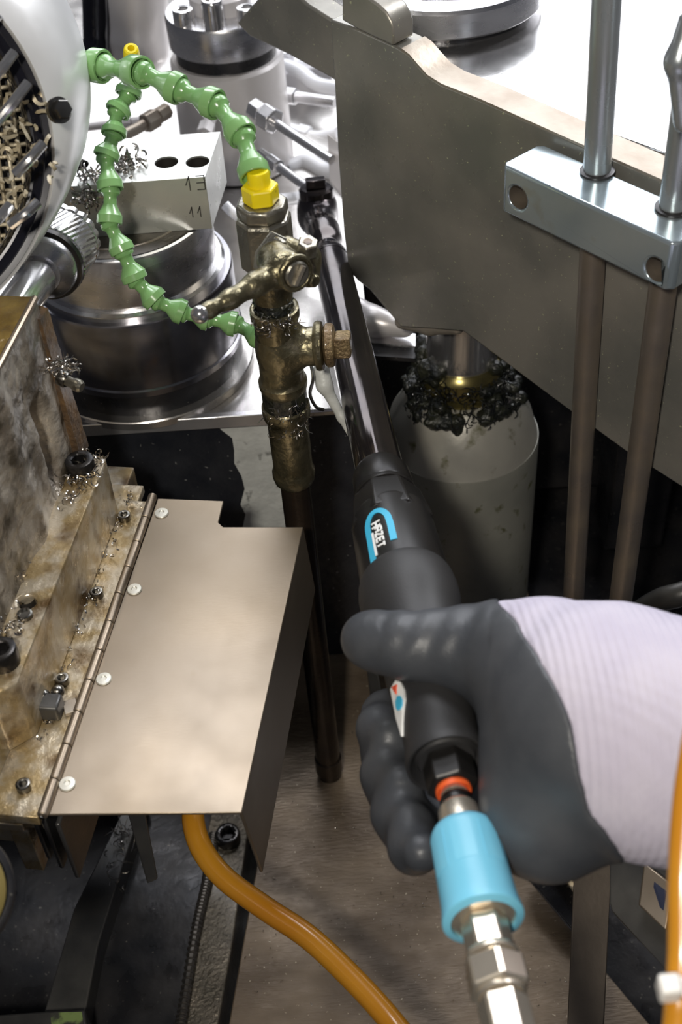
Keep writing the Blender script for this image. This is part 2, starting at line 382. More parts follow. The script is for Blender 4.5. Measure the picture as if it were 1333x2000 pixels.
def cut(o, cutters):
    """drill real holes: subtract the given shapes from the object's mesh"""
    for cm in cutters:
        me = bpy.data.meshes.new('c'); off = np.zeros(3); q = o
        while q is not None: off = off + np.array(q.location); q = q.parent
        me.from_pydata((np.array(cm.v) - off).tolist(), [], cm.f); me.validate()
        bm = bmesh.new(); bm.from_mesh(me); bmesh.ops.recalc_face_normals(bm, faces=bm.faces[:]); bm.to_mesh(me); bm.free()
        c = bpy.data.objects.new('c', me); COL.objects.link(c); c.location = o.location
        par = o.parent; loc = o.location.copy(); o.parent = None; o.location = (0, 0, 0); c.location = (0, 0, 0)
        md = o.modifiers.new('cut', 'BOOLEAN'); md.object = c; md.solver = 'EXACT'; md.operation = 'DIFFERENCE'
        dg = bpy.context.evaluated_depsgraph_get(); dg.update()
        nm = bpy.data.meshes.new_from_object(o.evaluated_get(dg)); o.modifiers.clear(); o.data = nm
        bpy.data.objects.remove(c); o.parent = par; o.location = loc
    o.data.polygons.foreach_set('use_smooth', [True] * len(o.data.polygons)); o.data.set_sharp_from_angle(angle=math.radians(32))


# ================================================================== THE SETTING
mb = MB().box((0, 1.2, -.10), (1, 0, 0), (0, 1, 0), ZUP, 2.2, 2.2, .02)
build('floor', mb, M_dark, kind='structure', label='black oily pit floor under the machine', cat='floor')

# brown bed plate everything low stands on
p1, p2 = Pz(498, 1710, 0), Pz(447, 2000, 0); dL = unit(p1 - p2)
q1, q2 = Pz(1020, 1700, 0), Pz(1120, 1820, 0); dR = unit(q2 - q1)
poly = [p2 - dL * .22, p2 + dL * .60, np.array([.02, .99, 0]), np.array([.183, .99, 0]), np.array([.183, .79, 0]), np.array([.13, .66, 0]), q1, q2 + dR * .30]
build('bed_plate', MB().prism(poly, (0, 0, -.02)), M_bed, label='brown scratched steel bed plate under the hand and black pole', cat='plate', bevel=.0012)

# table on which the turned fixture stands, and the sheet wall below its edge
ZT = .31
WY = .785
tbl = thing('work_table', (-.1, 1.2, 0), 'steel machine table with grey sheet front below the round fixture', 'table', kind='structure')
poly = [(-.75, WY, ZT), (.035, WY, ZT), (.035, 1.02, ZT), (1.2, 1.02, ZT), (1.2, 2.7, ZT), (-.75, 2.7, ZT)]
build('table_top', MB().prism(poly, (0, 0, -.007)), M_tabletop, tbl, bevel=.002)
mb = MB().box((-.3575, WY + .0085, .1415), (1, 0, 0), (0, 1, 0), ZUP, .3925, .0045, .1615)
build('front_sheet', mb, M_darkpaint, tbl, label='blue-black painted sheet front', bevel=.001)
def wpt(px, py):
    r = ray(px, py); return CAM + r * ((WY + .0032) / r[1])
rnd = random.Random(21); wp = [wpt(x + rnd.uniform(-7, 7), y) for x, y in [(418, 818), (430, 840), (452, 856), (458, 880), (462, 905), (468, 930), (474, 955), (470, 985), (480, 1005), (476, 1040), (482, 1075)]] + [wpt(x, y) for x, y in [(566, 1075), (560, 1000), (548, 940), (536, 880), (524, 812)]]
build('lit_worn_patch', MB().prism(wp, (0, .0008, 0)), M_zinc, tbl, label='worn bare zinc patch with ragged edge, brightened as strongly lit')  # worn zinc, its colour also raised to carry the strong light here
build('side_sheet', MB().box((.0305, .90, .134), (1, 0, 0), (0, 1, 0), ZUP, .0045, .11, .154), M_dark, tbl)
build('rear_sheet', MB().box((.62, 1.03, .134), (1, 0, 0), (0, 1, 0), ZUP, .58, .006, .154), M_dark, tbl)
# turned-up bright lip along the table edge and the bevelled pad in front of the fixture
mb = MB().prism([Pz(146, 822, ZT + .004), Pz(520, 799, ZT + .004), Pz(521, 809, ZT + .004), Pz(146, 832, ZT + .004)], (0, 0, -.012))
build('edge_lip', mb, M_fitting, tbl, label='bright bent lip of the table edge', bevel=.0008)
mb = MB().prism([Pz(178, 783, ZT + .006), Pz(322, 783, ZT + .006), Pz(300, 806, ZT + .006), Pz(196, 808, ZT + .006)], (0, 0, -.008))
build('locating_pad', mb, M_flamecut, tbl, bevel=.001)
# dark slot curving round the fixture, towards the right of the pole
mb = MB().prism([Pz(700, 640, ZT + .003), Pz(812, 652, ZT + .003), Pz(812, 676, ZT + .003), Pz(712, 668, ZT + .003)], (0, 0, -.005))
build('slot_strip', mb, M_fitting, tbl)
mb = MB().prism([Pz(712, 668, ZT + .002), Pz(812, 676, ZT + .002), Pz(812, 700, ZT + .002), Pz(722, 694, ZT + .002)], (0, 0, -.004))
build('slot_strip', mb, M_dark, tbl)

# ================================================================== LOWER LEFT: rail, channel, struts
rl = [Pz(402, 1640, .012), Pz(398, 1740, .012), Pz(366, 1900, .012), Pz(338, 2080, .012), Pz(412, 2080, .012), Pz(426, 2000, .012), Pz(456, 1830, .012), Pz(482, 1640, .012), Pz(505, 1500, .012), Pz(430, 1500, .012)]
rail = thing('side_rail', Pz(420, 1800, -.08), 'wet rough steel rail with a long weld bead along its edge', 'rail')
build('rail_body', MB().prism(rl, (0, 0, -.092)), M_rail, rail, bevel=.001)
w0, w1, w2 = Pz(418, 1630, .014), Pz(384, 1818, .014), Pz(342, 2060, .014)
mb = MB(); pts = spline([w0, Pz(408, 1710, .014), w1, Pz(354, 2000, .014), w2], 24); rad = []
for i in range(len(pts)): rad.append(.0042)
mb.tube(pts, rad, 10); wd = build('weld_bead', mb, M_weld, rail, label='rippled weld bead')
pts = spline([w0, Pz(408, 1710, .014), w1, Pz(354, 2000, .014), w2], 16)
for i in range(len(pts) - 1):          # the ripples of the weld, one lens each
    c = (pts[i] + pts[i + 1]) / 2; t = unit(pts[i + 1] - pts[i]); mbr = MB().torus(c + ZUP * .0002, t + np.array([0, 0, .35]), .0038, .0011, 14, 6)
    if i == 0: rip0 = build('ripple', mbr, M_weld, wd); rc0 = c
    else:
        o = rip0.copy(); COL.objects.link(o); o.parent = wd; o.location = Vector(rip0.location) + Vector(c - rc0)
socket_screw('socket_screw', Pz(447, 1640, .012), ZUP, .0105, .011, M_bolt, label='black socket head screw on the wet rail beneath the cover corner', cat='screw', group=None)
# dark channel side and bottom
mb = MB().prism([Pz(168, 1971, .0), Pz(192, 1845, .0), Pz(252, 1656, .0), Pz(285, 1560, .0), Pz(420, 1560, -.0), Pz(396, 1720, .0), Pz(330, 2090, .0), Pz(140, 2090, .0)], (0, 0, -.05))
build('channel_plate', mb, M_dark, label='black oily channel plate left of the weld bead', cat='plate', bevel=.001)
mb = MB().prism([Pz(256, 1530, .024), Pz(231, 1600, .024), Pz(144, 1776, .024), Pz(87, 1974, .024), Pz(70, 2060, .024), Pz(150, 2060, .024), Pz(168, 1971, .024), Pz(192, 1845, .024), Pz(252, 1656, .024), Pz(284, 1560, .024)], (0, 0, -.075))
build('slide_strip', mb, M_darkgrey, label='narrow dark steel strip with wet chips running under the cover', cat='strip', bevel=.0012)
mb = MB().prism([Pz(-60, 1985, .05), Pz(85, 1974, .05), Pz(166, 1970, .05), Pz(176, 2060, .05), Pz(-60, 2060, .05)], (0, 0, -.12))
cb = thing('cross_bar', Pz(60, 2000, -.08), 'dark cross bar with flaking green paint at the bottom corner', 'bar')
build('bar_body', mb, M_darkgrey, cb, bevel=.002)
mb = MB().prism([Pz(98, 1978, .0512), Pz(160, 1976, .0512), Pz(164, 2010, .0512), Pz(102, 2012, .0512)], (0, 0, -.0015))
build('paint_patch', mb, M_green_paint, cb, label='flaking green paint')
mb = MB().prism([P(246, 1575, .83), P(282, 1575, .83), P(309, 1716, .87), P(288, 1726, .87)], unit(ray(270, 1650)) * .012)
build('flat_strut', mb, M_darkgrey, label='slanted grey flat strut hanging below the cover edge', cat='strut', bevel=.0012)

# ================================================================== SLIDE PLATES, HINGED COVER
aA, bA = abL(Pz(262, 912, .345)); aB, bB = abL(Pz(281, 948, .352))
mb = MB().prism([L(-.36, bA, .345), L(aA, bA, .345), L(aA, .02, .345), L(-.36, .02, .345)], (0, 0, -.05))
build('slide_plate', mb, M_ochre, label='lowest brown slide plate reaching furthest behind the hinge', cat='plate', bevel=.001)
mb = MB().prism([L(-.36, bB, .352), L(aB, bB, .352), L(aB, -.002, .352), L(-.36, -.002, .352)], (0, 0, -.0065))
build('slide_plate', mb, M_ochre, label='middle oil-stained slide plate just under the hinge leaf', cat='plate', bevel=.0008)
cov = thing('hinged_cover', L(.05, .12, .29), 'brushed steel cover plate with a bent flange on a long piano hinge', 'cover')
ZC = .36
leaf = [Pz(92, 1591, ZC), Pz(473, 1587, ZC), Pz(593, 1029, ZC), Pz(436, 1029, ZC), Pz(427, 1020, ZC), Pz(437, 978, ZC), Pz(308, 973, ZC)]
build('cover_leaf', MB().prism(leaf, (0, 0, -.0020)), M_steel, cov, bevel=.0006)
fl = [Pz(473, 1587, ZC - .0006), Pz(593, 1029, ZC - .0006)]
out = V_L * .004
mb = MB().prism([fl[0], fl[1], fl[1] + out + np.array([0, 0, -.062]), fl[0] + out * 1.4 + np.array([0, 0, -.062])], -V_L * .002)
build('cover_flange', mb, M_steel, cov, label='bent-down flange in shade', bevel=.0006)
build('fixed_leaf', MB().prism([L(-.034, .004, ZC - .0002), L(-.029, -.001, ZC - .0002), L(-.003, -.001, ZC - .0002), L(-.003, .252, ZC - .0002), L(-.0300, .252, ZC - .0002)], (0, 0, -.0076)), M_ochre, cov, label='oil-stained fixed hinge leaf', bevel=.0006)
h0, h1 = L(-.0002, -.001, ZC + .0018), L(-.0002, .256, ZC + .0018); nk = 11
for i in range(nk):
    a = h0 + (h1 - h0) * (i + .012) / nk; b = h0 + (h1 - h0) * (i + .988) / nk; ln = np.linalg.norm(b - a)
    k = MB().lathe(a, b - a, [(0, .0026), (.0006, .0031), (ln - .0006, .0031), (ln, .0026)], 16)
    if i == 0: kn0 = build('knuckle', k, M_steel, cov); ka0 = a
    else:
        o = kn0.copy(); COL.objects.link(o); o.parent = cov; o.location = Vector(kn0.location) + Vector(a - ka0)
build('hinge_pin', MB().lathe(h0 - U_L * .0012, h1 - h0, [(0, .0012), (.2594, .0012)], 10), M_boltsteel, cov)
for i, (x, y) in enumerate([(316, 1003), (263, 1152), (203, 1327), (132, 1532)]):
    c = Pz(x, y, ZC)
    mbv = MB().lathe(c, ZUP, [(0, .0048), (.0006, .0049), (.0012, .0044), (.0014, .0020), (.0008, .0014)], 24)
    if i == 0: rv0 = build('rivet', mbv, M_rivet, cov, label='pale flat rivet'); rvc = c
    else:
        o = rv0.copy(); COL.objects.link(o); o.parent = cov; o.location = Vector(rv0.location) + Vector(c - rvc)
for i, (x, y) in enumerate([(244, 1014), (190, 1164), (123, 1333), (48, 1540)]):
    socket_screw('hinge_screw', Pz(x, y, ZC - .0002), ZUP, .0043, .0050, M_boltsteel, cov)
# small clamp block with two ball studs on the fixed leaf
clb = thing('clamp_block', Pz(96, 1392, ZC), 'small oily clamp block with two round studs beside the hinge', 'clamp')
c = Pz(97, 1392, ZC)
mb = MB().box(c + ZUP * .006, V_L, U_L, ZUP, .0085, .006, .006); build('block_body', mb, M_darkgrey, clb, bevel=.0015)
for dx in (-.0035, .0042):
    q = c + V_L * dx + U_L * (.007 + dx * .5) + ZUP * .009
    build('stud', MB().sphere(q, .0042), M_boltsteel, clb)
build('clip_tab', MB().box(c + V_L * .012 + U_L * .004 + ZUP * .0015, unit(V_L + U_L * .5), unit(U_L - V_L * .5), ZUP, .004, .005, .0015), M_flamecut, clb, bevel=.0005)
# rails below the near end of the hinge
for i, (a, w, zt, zb) in enumerate([(-.040, .030, .344, .326), (-.032, .012, .326, .282), (-.014, .003, .346, .300), (-.007, .003, .346, .294), (.002, .003, .346, .288)]):
    mb = MB().box(L(a + w / 2, .11, (zt + zb) / 2), V_L, U_L, ZUP, w / 2, .098 + .002 * i, (zt - zb) / 2)
    build('guide_rail', mb, M_ochre if i < 2 else M_darkgrey, label=['oil-stained upper guide rail under the hinge end', 'narrow lower guide rail hanging under the hinge end', 'thin grey guide strip under the cover nearest the hinge', 'middle thin grey guide strip under the cover', 'thin grey guide strip under the cover furthest from the hinge'][i], cat='rail', bevel=.001)
# ochre rounded guard cut by the left edge of the picture
gd = thing('round_guard', P(-60, 1760, .56), 'ochre rounded guard with dark rim at the lower left picture edge', 'guard')
ctr = P(-96, 1745, .56); axd = -unit(ray(-30, 1760)) * 1.0 + np.array([.25, 0, 0])
build('guard_dish', MB().lathe(ctr, axd, [(-.02, .0235), (0, .0245), (.004, .0235), (.008, .018), (.010, .0)][:4] + [(.010, .004)], 40), M_olive, gd)
build('guard_rim', MB().torus(ctr - unit(axd) * .004, axd, .0262, .0035), M_dark, gd)

# ================================================================== CAST BODY on the left
_, bF = abL(Pz(211, 888, .41)); aF = abL(Pz(211, 888, .41))[0]; bN = abL(Pz(10, 1365, .41))[1]
aB2, bB2 = abL(Pz(150, 885, .41))
cst = thing('cast_housing', L(-.12, .15, .36), 'rough oily cast iron machine housing with a bolted foot', 'housing')
def rough_grid(p00, p10, p11, p01, nu, nv, nrm, amp, sc, seed=0, hole=None):
    vs = []; fs = []
    for j in range(nv + 1):
        for i in range(nu + 1):
            s_, t_ = i / nu, j / nv
            p = (p00 * (1 - s_) + p10 * s_) * (1 - t_) + (p01 * (1 - s_) + p11 * s_) * t_
            e = min(s_, 1 - s_, t_, 1 - t_); fade = min(1, e * 14)
            n = noise.fractal(Vector(p * sc) + Vector((seed, 0, 0)), .9, 2.2, 5)
            p = p + nrm * amp * n * fade
            if hole: p = p + nrm * hole(s_, t_)
            vs.append(p)
    for j in range(nv):
        for i in range(nu):
            a = j * (nu + 1) + i; fs.append((a, a + 1, a + nu + 2, a + nu + 1))
    return vs, fs
zBt = .5335; aL_, bNr = -.36, -.16
def groove(s_, t_):   # the dark upright groove before the far rim
    g = math.exp(-((s_ - (.905 + .02 * math.sin(t_ * 5))) / .018) ** 2) * .016 * min(1, max(0, (.62 - t_) * 6)) * min(1, t_ * 8)
    r = math.exp(-((s_ - .80) / .03) ** 2) * .004
    return -g + r
mb = MB()
mb.add(*rough_grid(L(aB2, bNr, .41), L(aB2, bB2, .41), L(aB2, bB2, zBt), L(aB2, bNr, zBt), 150, 70, V_L, .0022, 70, hole=groove))
mb.add([L(aB2, bB2, .41), L(aL_, bB2, .41), L(aL_, bB2, zBt), L(aB2, bB2, zBt)], [(0, 1, 2, 3)])
mb.add([L(aB2, bNr, .41), L(aL_, bNr, .41), L(aL_, bNr, zBt), L(aB2, bNr, zBt)], [(0, 3, 2, 1)])
build('housing_wall', mb, M_cast, cst, angle=60)
mb = MB(); mb.add(*rough_grid(L(aB2, bNr, zBt), L(aB2, bB2, zBt), L(aL_, bB2, zBt), L(aL_, bNr, zBt), 90, 50, ZUP, .0022, 80, seed=4))
build('housing_top', mb, M_ochretop, cst, label='oily brown top face', angle=70)
mb = MB().tube([L(aB2 - .0008, bNr, zBt - .001), L(aB2 - .0008, bB2, zBt - .001)], .0022, 10)
build('worn_edge', mb, M_steel, cst, label='bright worn top edge')
# rusty far rim of the housing
prof = []; rnd = random.Random(5); zz = np.linspace(.408, zBt - .012, 22)
mb = MB(); rr = []
for k, z in enumerate(zz):
    t = k / (len(zz) - 1); w = .020 - .008 * t + rnd.uniform(-.0014, .0014); dp = .014 + rnd.uniform(-.001, .001)
    rr.append([L(aB2 - .012, bB2 - .004, z), L(aB2 + .002 + .003 * (1 - t), bB2 - .006, z), L(aB2 + .003 + .002 * (1 - t), bB2 + w * .5, z), L(aB2 - .002, bB2 + w * .7, z), L(aB2 - .012, bB2 + w * .7, z)])
mb.rings(rr); build('rusty_rim', mb, M_rust, cst, label='rusty rim along the far edge', angle=50)
# foot with rounded bright edge
mb = MB().prism([L(aL_, bF, .41), L(aF - .004, bF, .41), L(aF, bF - .004, .41), L(aF, bN + .012, .41), L(aF - .012, bN, .41), L(aL_, bN, .41)], (0, 0, -.0505))
fo_ = build('housing_foot', mb, M_ochre, cst)
socket_screw('foot_screw', Pz(160, 920, .41), ZUP, .0095, .0105, M_bolt, cst, label='black socket head screw with chips')
socket_screw('foot_screw', Pz(8, 1292, .41), ZUP, .0095, .0115, M_bolt, cst)
cut(fo_, [MB().lathe(Pz(51, 1168, .413), -ZUP, [(0, .0052), (.016, .0052)], 24)])
md = fo_.modifiers.new('bevel', 'BEVEL'); md.width = .0022; md.segments = 3; md.limit_method = 'ANGLE'; md.angle_limit = math.radians(40)
build('hole_liner', MB().lathe(Pz(51, 1168, .4085), -ZUP, [(0, .0051), (.011, .0051), (.0112, .001)], 24, cap0=False), M_hole, cst, label='dark drilled hole')
build('grub_screw', MB().lathe(Pz(49, 1203, .41), ZUP, [(0, .0050), (.0022, .0046), (.0026, .0036), (.0012, .0030)], 20), M_boltsteel, cst)
# grease nipple on the far rim
gp = P(133, 744, .772); gn = thing('grease_nipple', gp, 'small steel grease nipple on the rusty rim with shavings', 'nipple')
ga = unit(V_L * .9 - U_L * .35 - ZUP * .15)
build('nipple_collar', MB().lathe(gp - ga * .006, ga, [(0, .0050), (.004, .0052), (.0055, .0044)], 20), M_boltsteel, gn)
build('nipple_tip', MB().lathe(gp - ga * .001, ga, [(0, .0034), (.005, .0034), (.0065, .0042), (.010, .0040), (.0115, .0028)], 20), M_valvehex, gn)
# ================================================================== CHUCK and shaft
ca, cb_ = P(20, 618, .80), P(158, 412, .935); cax = unit(cb_ - ca)
shaft_px = lambda px, py, d: P(px, py, d)
ck = thing('drill_chuck', P(110, 520, .86), 'steel keyed drill chuck with knurled collar on a bright shaft', 'chuck')
s0 = P(62, 560, .825)
def cpt(t): return s0 + cax * (t - .014)
rs = RP(38, .84)
build('shaft', MB().lathe(cpt(-.06), cax, [(0, rs), (.085, rs), (.0875, rs * .94)], 36), M_polish, ck)
build('shaft_neck', MB().lathe(cpt(.024), cax, [(0, rs * .80), (.012, rs * .80)], 36), M_turned, ck)
R0 = RP(72, .87)
build('chuck_back', MB().lathe(cpt(.033), cax, [(0, rs * .86), (0, rs * 1.05), (.001, rs * 1.12), (.005, R0 * .80), (.009, R0 * .88), (.012, R0 * .88)], 48), M_turned, ck)
build('seal_ring', MB().lathe(cpt(.0445), cax, [(0, R0 * .86), (.001, R0 * .98), (.005, R0 * 1.0), (.006, R0 * .9)], 48), M_bolt, ck, label='black ring')
mb = MB(); n = 96; e1, e2, w = frame(cax); rr = []
for k, (t, r) in enumerate([(.050, R0 * .95), (.052, R0 * 1.0), (.058, R0), (.064, R0), (.070, R0), (.076, R0), (.082, R0), (.084, R0 * .97)]):
    rr.append([cpt(t) + (e1 * math.cos(2 * math.pi * i / n) + e2 * math.sin(2 * math.pi * i / n)) * (r + (.00045 if (i + k) % 2 and 0 < k < 7 else 0)) for i in range(n)])
mb.rings(rr); build('knurled_collar', mb, M_polish, ck, label='finely knurled collar', flat=True)
mb = MB(); n = 60; rr = []
for k, (t, r) in enumerate([(.084, R0 * .93), (.0845, R0 * 1.03), (.090, R0 * 1.03), (.0915, R0 * .9)]):
    rr.append([cpt(t) + (e1 * math.cos(2 * math.pi * i / n) + e2 * math.sin(2 * math.pi * i / n)) * (r * (.955 if i % 3 == 0 else 1)) for i in range(n)])
mb.rings(rr); build('gear_ring', mb, M_polish, ck, label='toothed key ring')
build('chuck_nose', MB().lathe(cpt(.091), cax, [(0, R0 * .78), (.006, R0 * .78), (.020, R0 * .50), (.021, R0 * .3)], 40), M_turned, ck)

# ================================================================== ROUND GUARD upper left
gu = thing('round_cover', P(-120, 330, .74), 'large bright round sheet metal cover with a chip-filled opening', 'cover')
gA, gB = P(-208, 167, .745), P(-283, 287, .69)
rA, rB = RP(384, .745), RP(384, .69)
fwd = unit(ray(-270, 230)); n = 96
eA1, eA2, _ = frame(fwd, (1, 0, 0))
def ringat(c, r): return [c + (eA1 * math.cos(2 * math.pi * i / n) + eA2 * math.sin(2 * math.pi * i / n)) * r for i in range(n)]
mid = (gA + gB) / 2
rr = [ringat(gA + fwd * .05, rA * .99), ringat(gA + fwd * .003, rA), ringat(gA, rA * .998)]
for t in (.2, .4, .6, .8, 1.0):
    rr.append(ringat(gA + (gB - gA) * t - fwd * .014 * math.sin(math.pi * t), rA + (rB - rA) * t))
rr += [ringat(gB + fwd * .0015, rB - .001), ringat(gB + fwd * .03, rB - .003), ringat(gB + fwd * .06, rB - .006)]
mb = MB().rings(rr, False, False); build('cover_shell', mb, M_guard, gu, angle=50)
rr = [ringat(gB + fwd * .004, rB - .0015), ringat(gB + fwd * .006, rB - .012), ringat(gB + fwd * .012, rB - .014), ringat(gB + fwd * .03, rB - .013)]
build('inner_rim', MB().rings(rr, False, False), M_blackgloss, gu, label='black inner rim', angle=50)
build('rim_bead', MB().torus(gB + fwd * .008 , fwd, rB - .007, .0042, 96, 10), M_blackgloss, gu)
mb = MB(); gc = gB + fwd * .034
e1, e2 = eA1, eA2; step = .0065; kk = 20      # a woven wire screen, one mesh: too fine to pick apart
for i in range(-kk, kk + 1):
    off = i * step; hl = math.sqrt(max(0, (rB - .012) ** 2 - off ** 2))
    if hl < .01: continue
    mb.tube([gc + e1 * off - e2 * hl, gc + e1 * off + e2 * hl], .0013, 6); mb.tube([gc + e2 * off - e1 * hl + fwd * .001, gc + e2 * off + e1 * hl + fwd * .001], .0013, 6)
build('wire_screen', mb, M_mesh, gu, kind='stuff', label='tan wire screen')
build('screen_back', MB().rings([ringat(gB + fwd * .05, rB - .006), ringat(gB + fwd * .056, rB - .02)], True, True), M_dark, gu)
for i, (x0, y0, x1, y1) in enumerate([(-40, 190, 28, 102), (-20, 255, 55, 162), (30, 340, 84, 280), (20, 440, 74, 395), (-45, 470, 20, 400), (-60, 90, -5, 30)]):
    a, b = P(x0, y0, .692), P(x1, y1, .692)
    build('spoke', MB().tube(spline([a, (a + b) / 2 - fwd * .003, b], 6), .0030, 10), M_polish, gu, label='shiny wet spoke')
gb = P(117, 215, .690)
gs = thing('cover_screw', gb, 'hexagon screw fixing the bright round cover', 'screw')
gax = unit(-fwd + np.array([.55, 0, .1]))
build('screw_head', hexprof(MB(), gb, gax, 0, .005, .0055), M_boltsteel, gs); build('screw_washer', MB().lathe(gb - gax * .001, gax, [(-.002, .007), (.0012, .0072)], 24), M_boltsteel, gs)

# ================================================================== ROUND FIXTURE with drilled block
fx = Pz(277, 640, .345); FXc = np.array([fx[0], fx[1], 0]); 
Rl = RP(195, dep(np.array([fx[0], fx[1], .36])))
tf = thing('turned_fixture', (FXc[0], FXc[1], ZT), 'stacked turned steel rings of the round fixture on the table', 'fixture')
zb = ZT + .0002
build('base_flange', MB().lathe((FXc[0], FXc[1], zb), ZUP, [(0, Rl * 1.10), (.006, Rl * 1.10), (.007, Rl * 1.09), (.007, Rl * .9)], 96), M_tabletop, tf)
build('dark_gap_ring', MB().lathe((FXc[0], FXc[1], zb + .007), ZUP, [(0, Rl * .99), (.019, Rl * .99)], 96), M_dark, tf, label='dark groove ring')
z1 = zb + .026; hl = .068
build('lower_ring', MB().lathe((FXc[0], FXc[1], z1), ZUP, [(0, Rl), (.001, Rl * 1.02), (.006, Rl * 1.02), (.007, Rl), (hl - .002, Rl), (hl, Rl * .985), (hl, Rl * .90)], 128), M_darkturned, tf)
build('step_ring', MB().lathe((FXc[0], FXc[1], z1 + hl), ZUP, [(0, Rl * .93), (.004, Rl * .93), (.006, Rl * .90), (.006, Rl * .85)], 128), M_polish, tf)
z2 = z1 + hl + .006; hu = .043
build('upper_ring', MB().lathe((FXc[0], FXc[1], z2), ZUP, [(0, Rl * .86), (hu - .002, Rl * .86), (hu, Rl * .845), (hu, Rl * .74), (hu - .004, Rl * .735), (hu - .004, Rl * .2)], 128), M_turned, tf)
build('shade_disc', MB().lathe((FXc[0], FXc[1], z2 + hu - .0043), ZUP, [(0, Rl * .80), (.0048, Rl * .80), (.0052, Rl * .79)], 96), M_ringshade, tf, label='dark disc holding the shade on the ring top')  # added disc: shade and reflection of the block painted over the ring top
build('ring_groove', MB().torus((FXc[0], FXc[1], z2 + hu + .0004), ZUP, Rl * .66, .0014, 96, 8), M_flamecut, tf)
# drilled block
zB0 = z2 + hu + .0010
c0 = np.array([FXc[0], FXc[1], 0])
bl = thing('drilled_block', (FXc[0], FXc[1], zB0), 'bright machined block with drilled holes on top of the round fixture', 'block')
def faceZ(px, py, yw):      # point of the upright plane Y = yw
    r = ray(px, py); return CAM + r * (yw / r[1])
fr = faceZ(415, 447, FXc[1] - .035); yF = FXc[1] - .035
fr = np.array([fr[0], yF, zB0])
zT2 = faceZ(405, 345, yF)[2]
xR = fr[0]; xL = faceZ(100, 350, yF)[0]; dpt = .068
poly = [np.array([xL, yF, zT2]), np.array([xR, yF, zT2]), np.array([xR + .010, yF + dpt, zT2]), np.array([xL, yF + dpt, zT2])]
bbo = build('block_body', MB().prism(poly, (0, 0, -(zT2 - zB0))), M_block, bl); holes = []
for x, y in [(325, 316), (386, 315), (150, 322)]:
    c = Pz(x, y, zT2 + .0003)
    holes.append(c)
cut(bbo, [MB().lathe(c + ZUP * .003, -ZUP, [(0, .0088), (.021, .0088)], 32) for c in holes])
md = bbo.modifiers.new('bevel', 'BEVEL'); md.width = .0016; md.segments = 3; md.limit_method = 'ANGLE'; md.angle_limit = math.radians(40)
for c in holes: build('hole_liner', MB().lathe(c - ZUP * .0016, -ZUP, [(0, .0086), (.0155, .0086), (.0158, .001)], 32, cap0=False), M_hole, bl, label='dark drilled hole')
def strokes(mb, org, ex, ey, nrm, segs, w, th=.0004):
    for (x0, y0, x1, y1) in segs:
        a = org + ex * x0 + ey * y0; b = org + ex * x1 + ey * y1; t = unit(b - a); mb.box((a + b) / 2, t, np.cross(nrm, t), nrm, np.linalg.norm(b - a) / 2 + w / 2, w / 2, th / 2)
D1 = [(0, .4, .25, 1, ), (.25, 1, .25, 0)]; D3 = [(0, 1, .5, 1), (.5, 1, .5, 0), (0, .5, .5, .5), (0, 0, .5, 0)]
for (px, py, sc, ds) in [(365, 372, .011, (D1, D3)), (372, 424, .008, (D1, D1))]:
    org = faceZ(px, py, yF - .0001); mb = MB()
    for k, dg in enumerate(ds): strokes(mb, org + np.array([sc * .75 * k, 0, 0]), np.array([sc, 0, 0]), np.array([0, 0, sc]), np.array([0, -1, 0.0]), dg, .0008)
    build('stamped_number', mb, M_darkgrey, bl, label='faint stamped number')

# ================================================================== PIPE, TEE and BALL VALVE
va0, va1 = Pz(645, 1515, 0), P(514, 420, .737); vw = unit(va1 - va0)
def vt(py):      # distance along the pipe whose picture height is py
    lo, hi = -.05, 1.2
    for _ in range(50):
        m = (lo + hi) / 2
        if pix(va0 + vw * m)[1] > py: lo = m
        else: hi = m
    return lo
_vc = -unit(ray(560, 700)); VF = unit(_vc - vw * (_vc @ vw))
def vtf(py, w):      # the same, for the picture height of the side facing the viewer of a ring w pixels wide
    lo, hi = -.05, 1.2
    for _ in range(50):
        m = (lo + hi) / 2; q = va0 + vw * m
        if pix(q + VF * RP(w / 2, dep(q)))[1] > py: lo = m
        else: hi = m
    return lo
def vr(px, py): return RP(px, dep(va0 + vw * vt(py)))
def vrev(name, rows, material, parent, n=40, label=None, **k):
    return build(name, MB().lathe(va0, vw, [(vtf(y, w), vr(w / 2, y)) for y, w in rows], n), material, parent, label=label, **k)
vs_ = thing('coolant_standpipe', va0, 'black upright pipe with oily brass tee and fittings carrying the lever valve', 'pipe')
vrev('pole_pipe', [(1530, 46), (1000, 58), (930, 58)], M_pipe, vs_)
vrev('pole_foot', [(1522, 52), (1500, 52), (1497, 48)], M_pipe, vs_)
vrev('lower_coupling', [(962, 66), (960, 78), (953, 83), (945, 83), (938, 78), (930, 76), (850, 80), (842, 84), (838, 92), (828, 95), (820, 94), (815, 88), (814, 74)], M_valve, vs_)
mb = MB(); hexprof(mb, va0, vw, vtf(822, 90), vtf(778, 90), vr(45, 800), ph=.3, n=8); build('nipple_hex', mb, M_sludge, vs_, label='nipple caked in black sludge')
vrev('tee_body', [(788, 80), (785, 90), (778, 95), (770, 95), (764, 88), (758, 86), (655, 86), (648, 90), (644, 96), (636, 97), (628, 96), (624, 88), (622, 78)], M_valve, vs_)
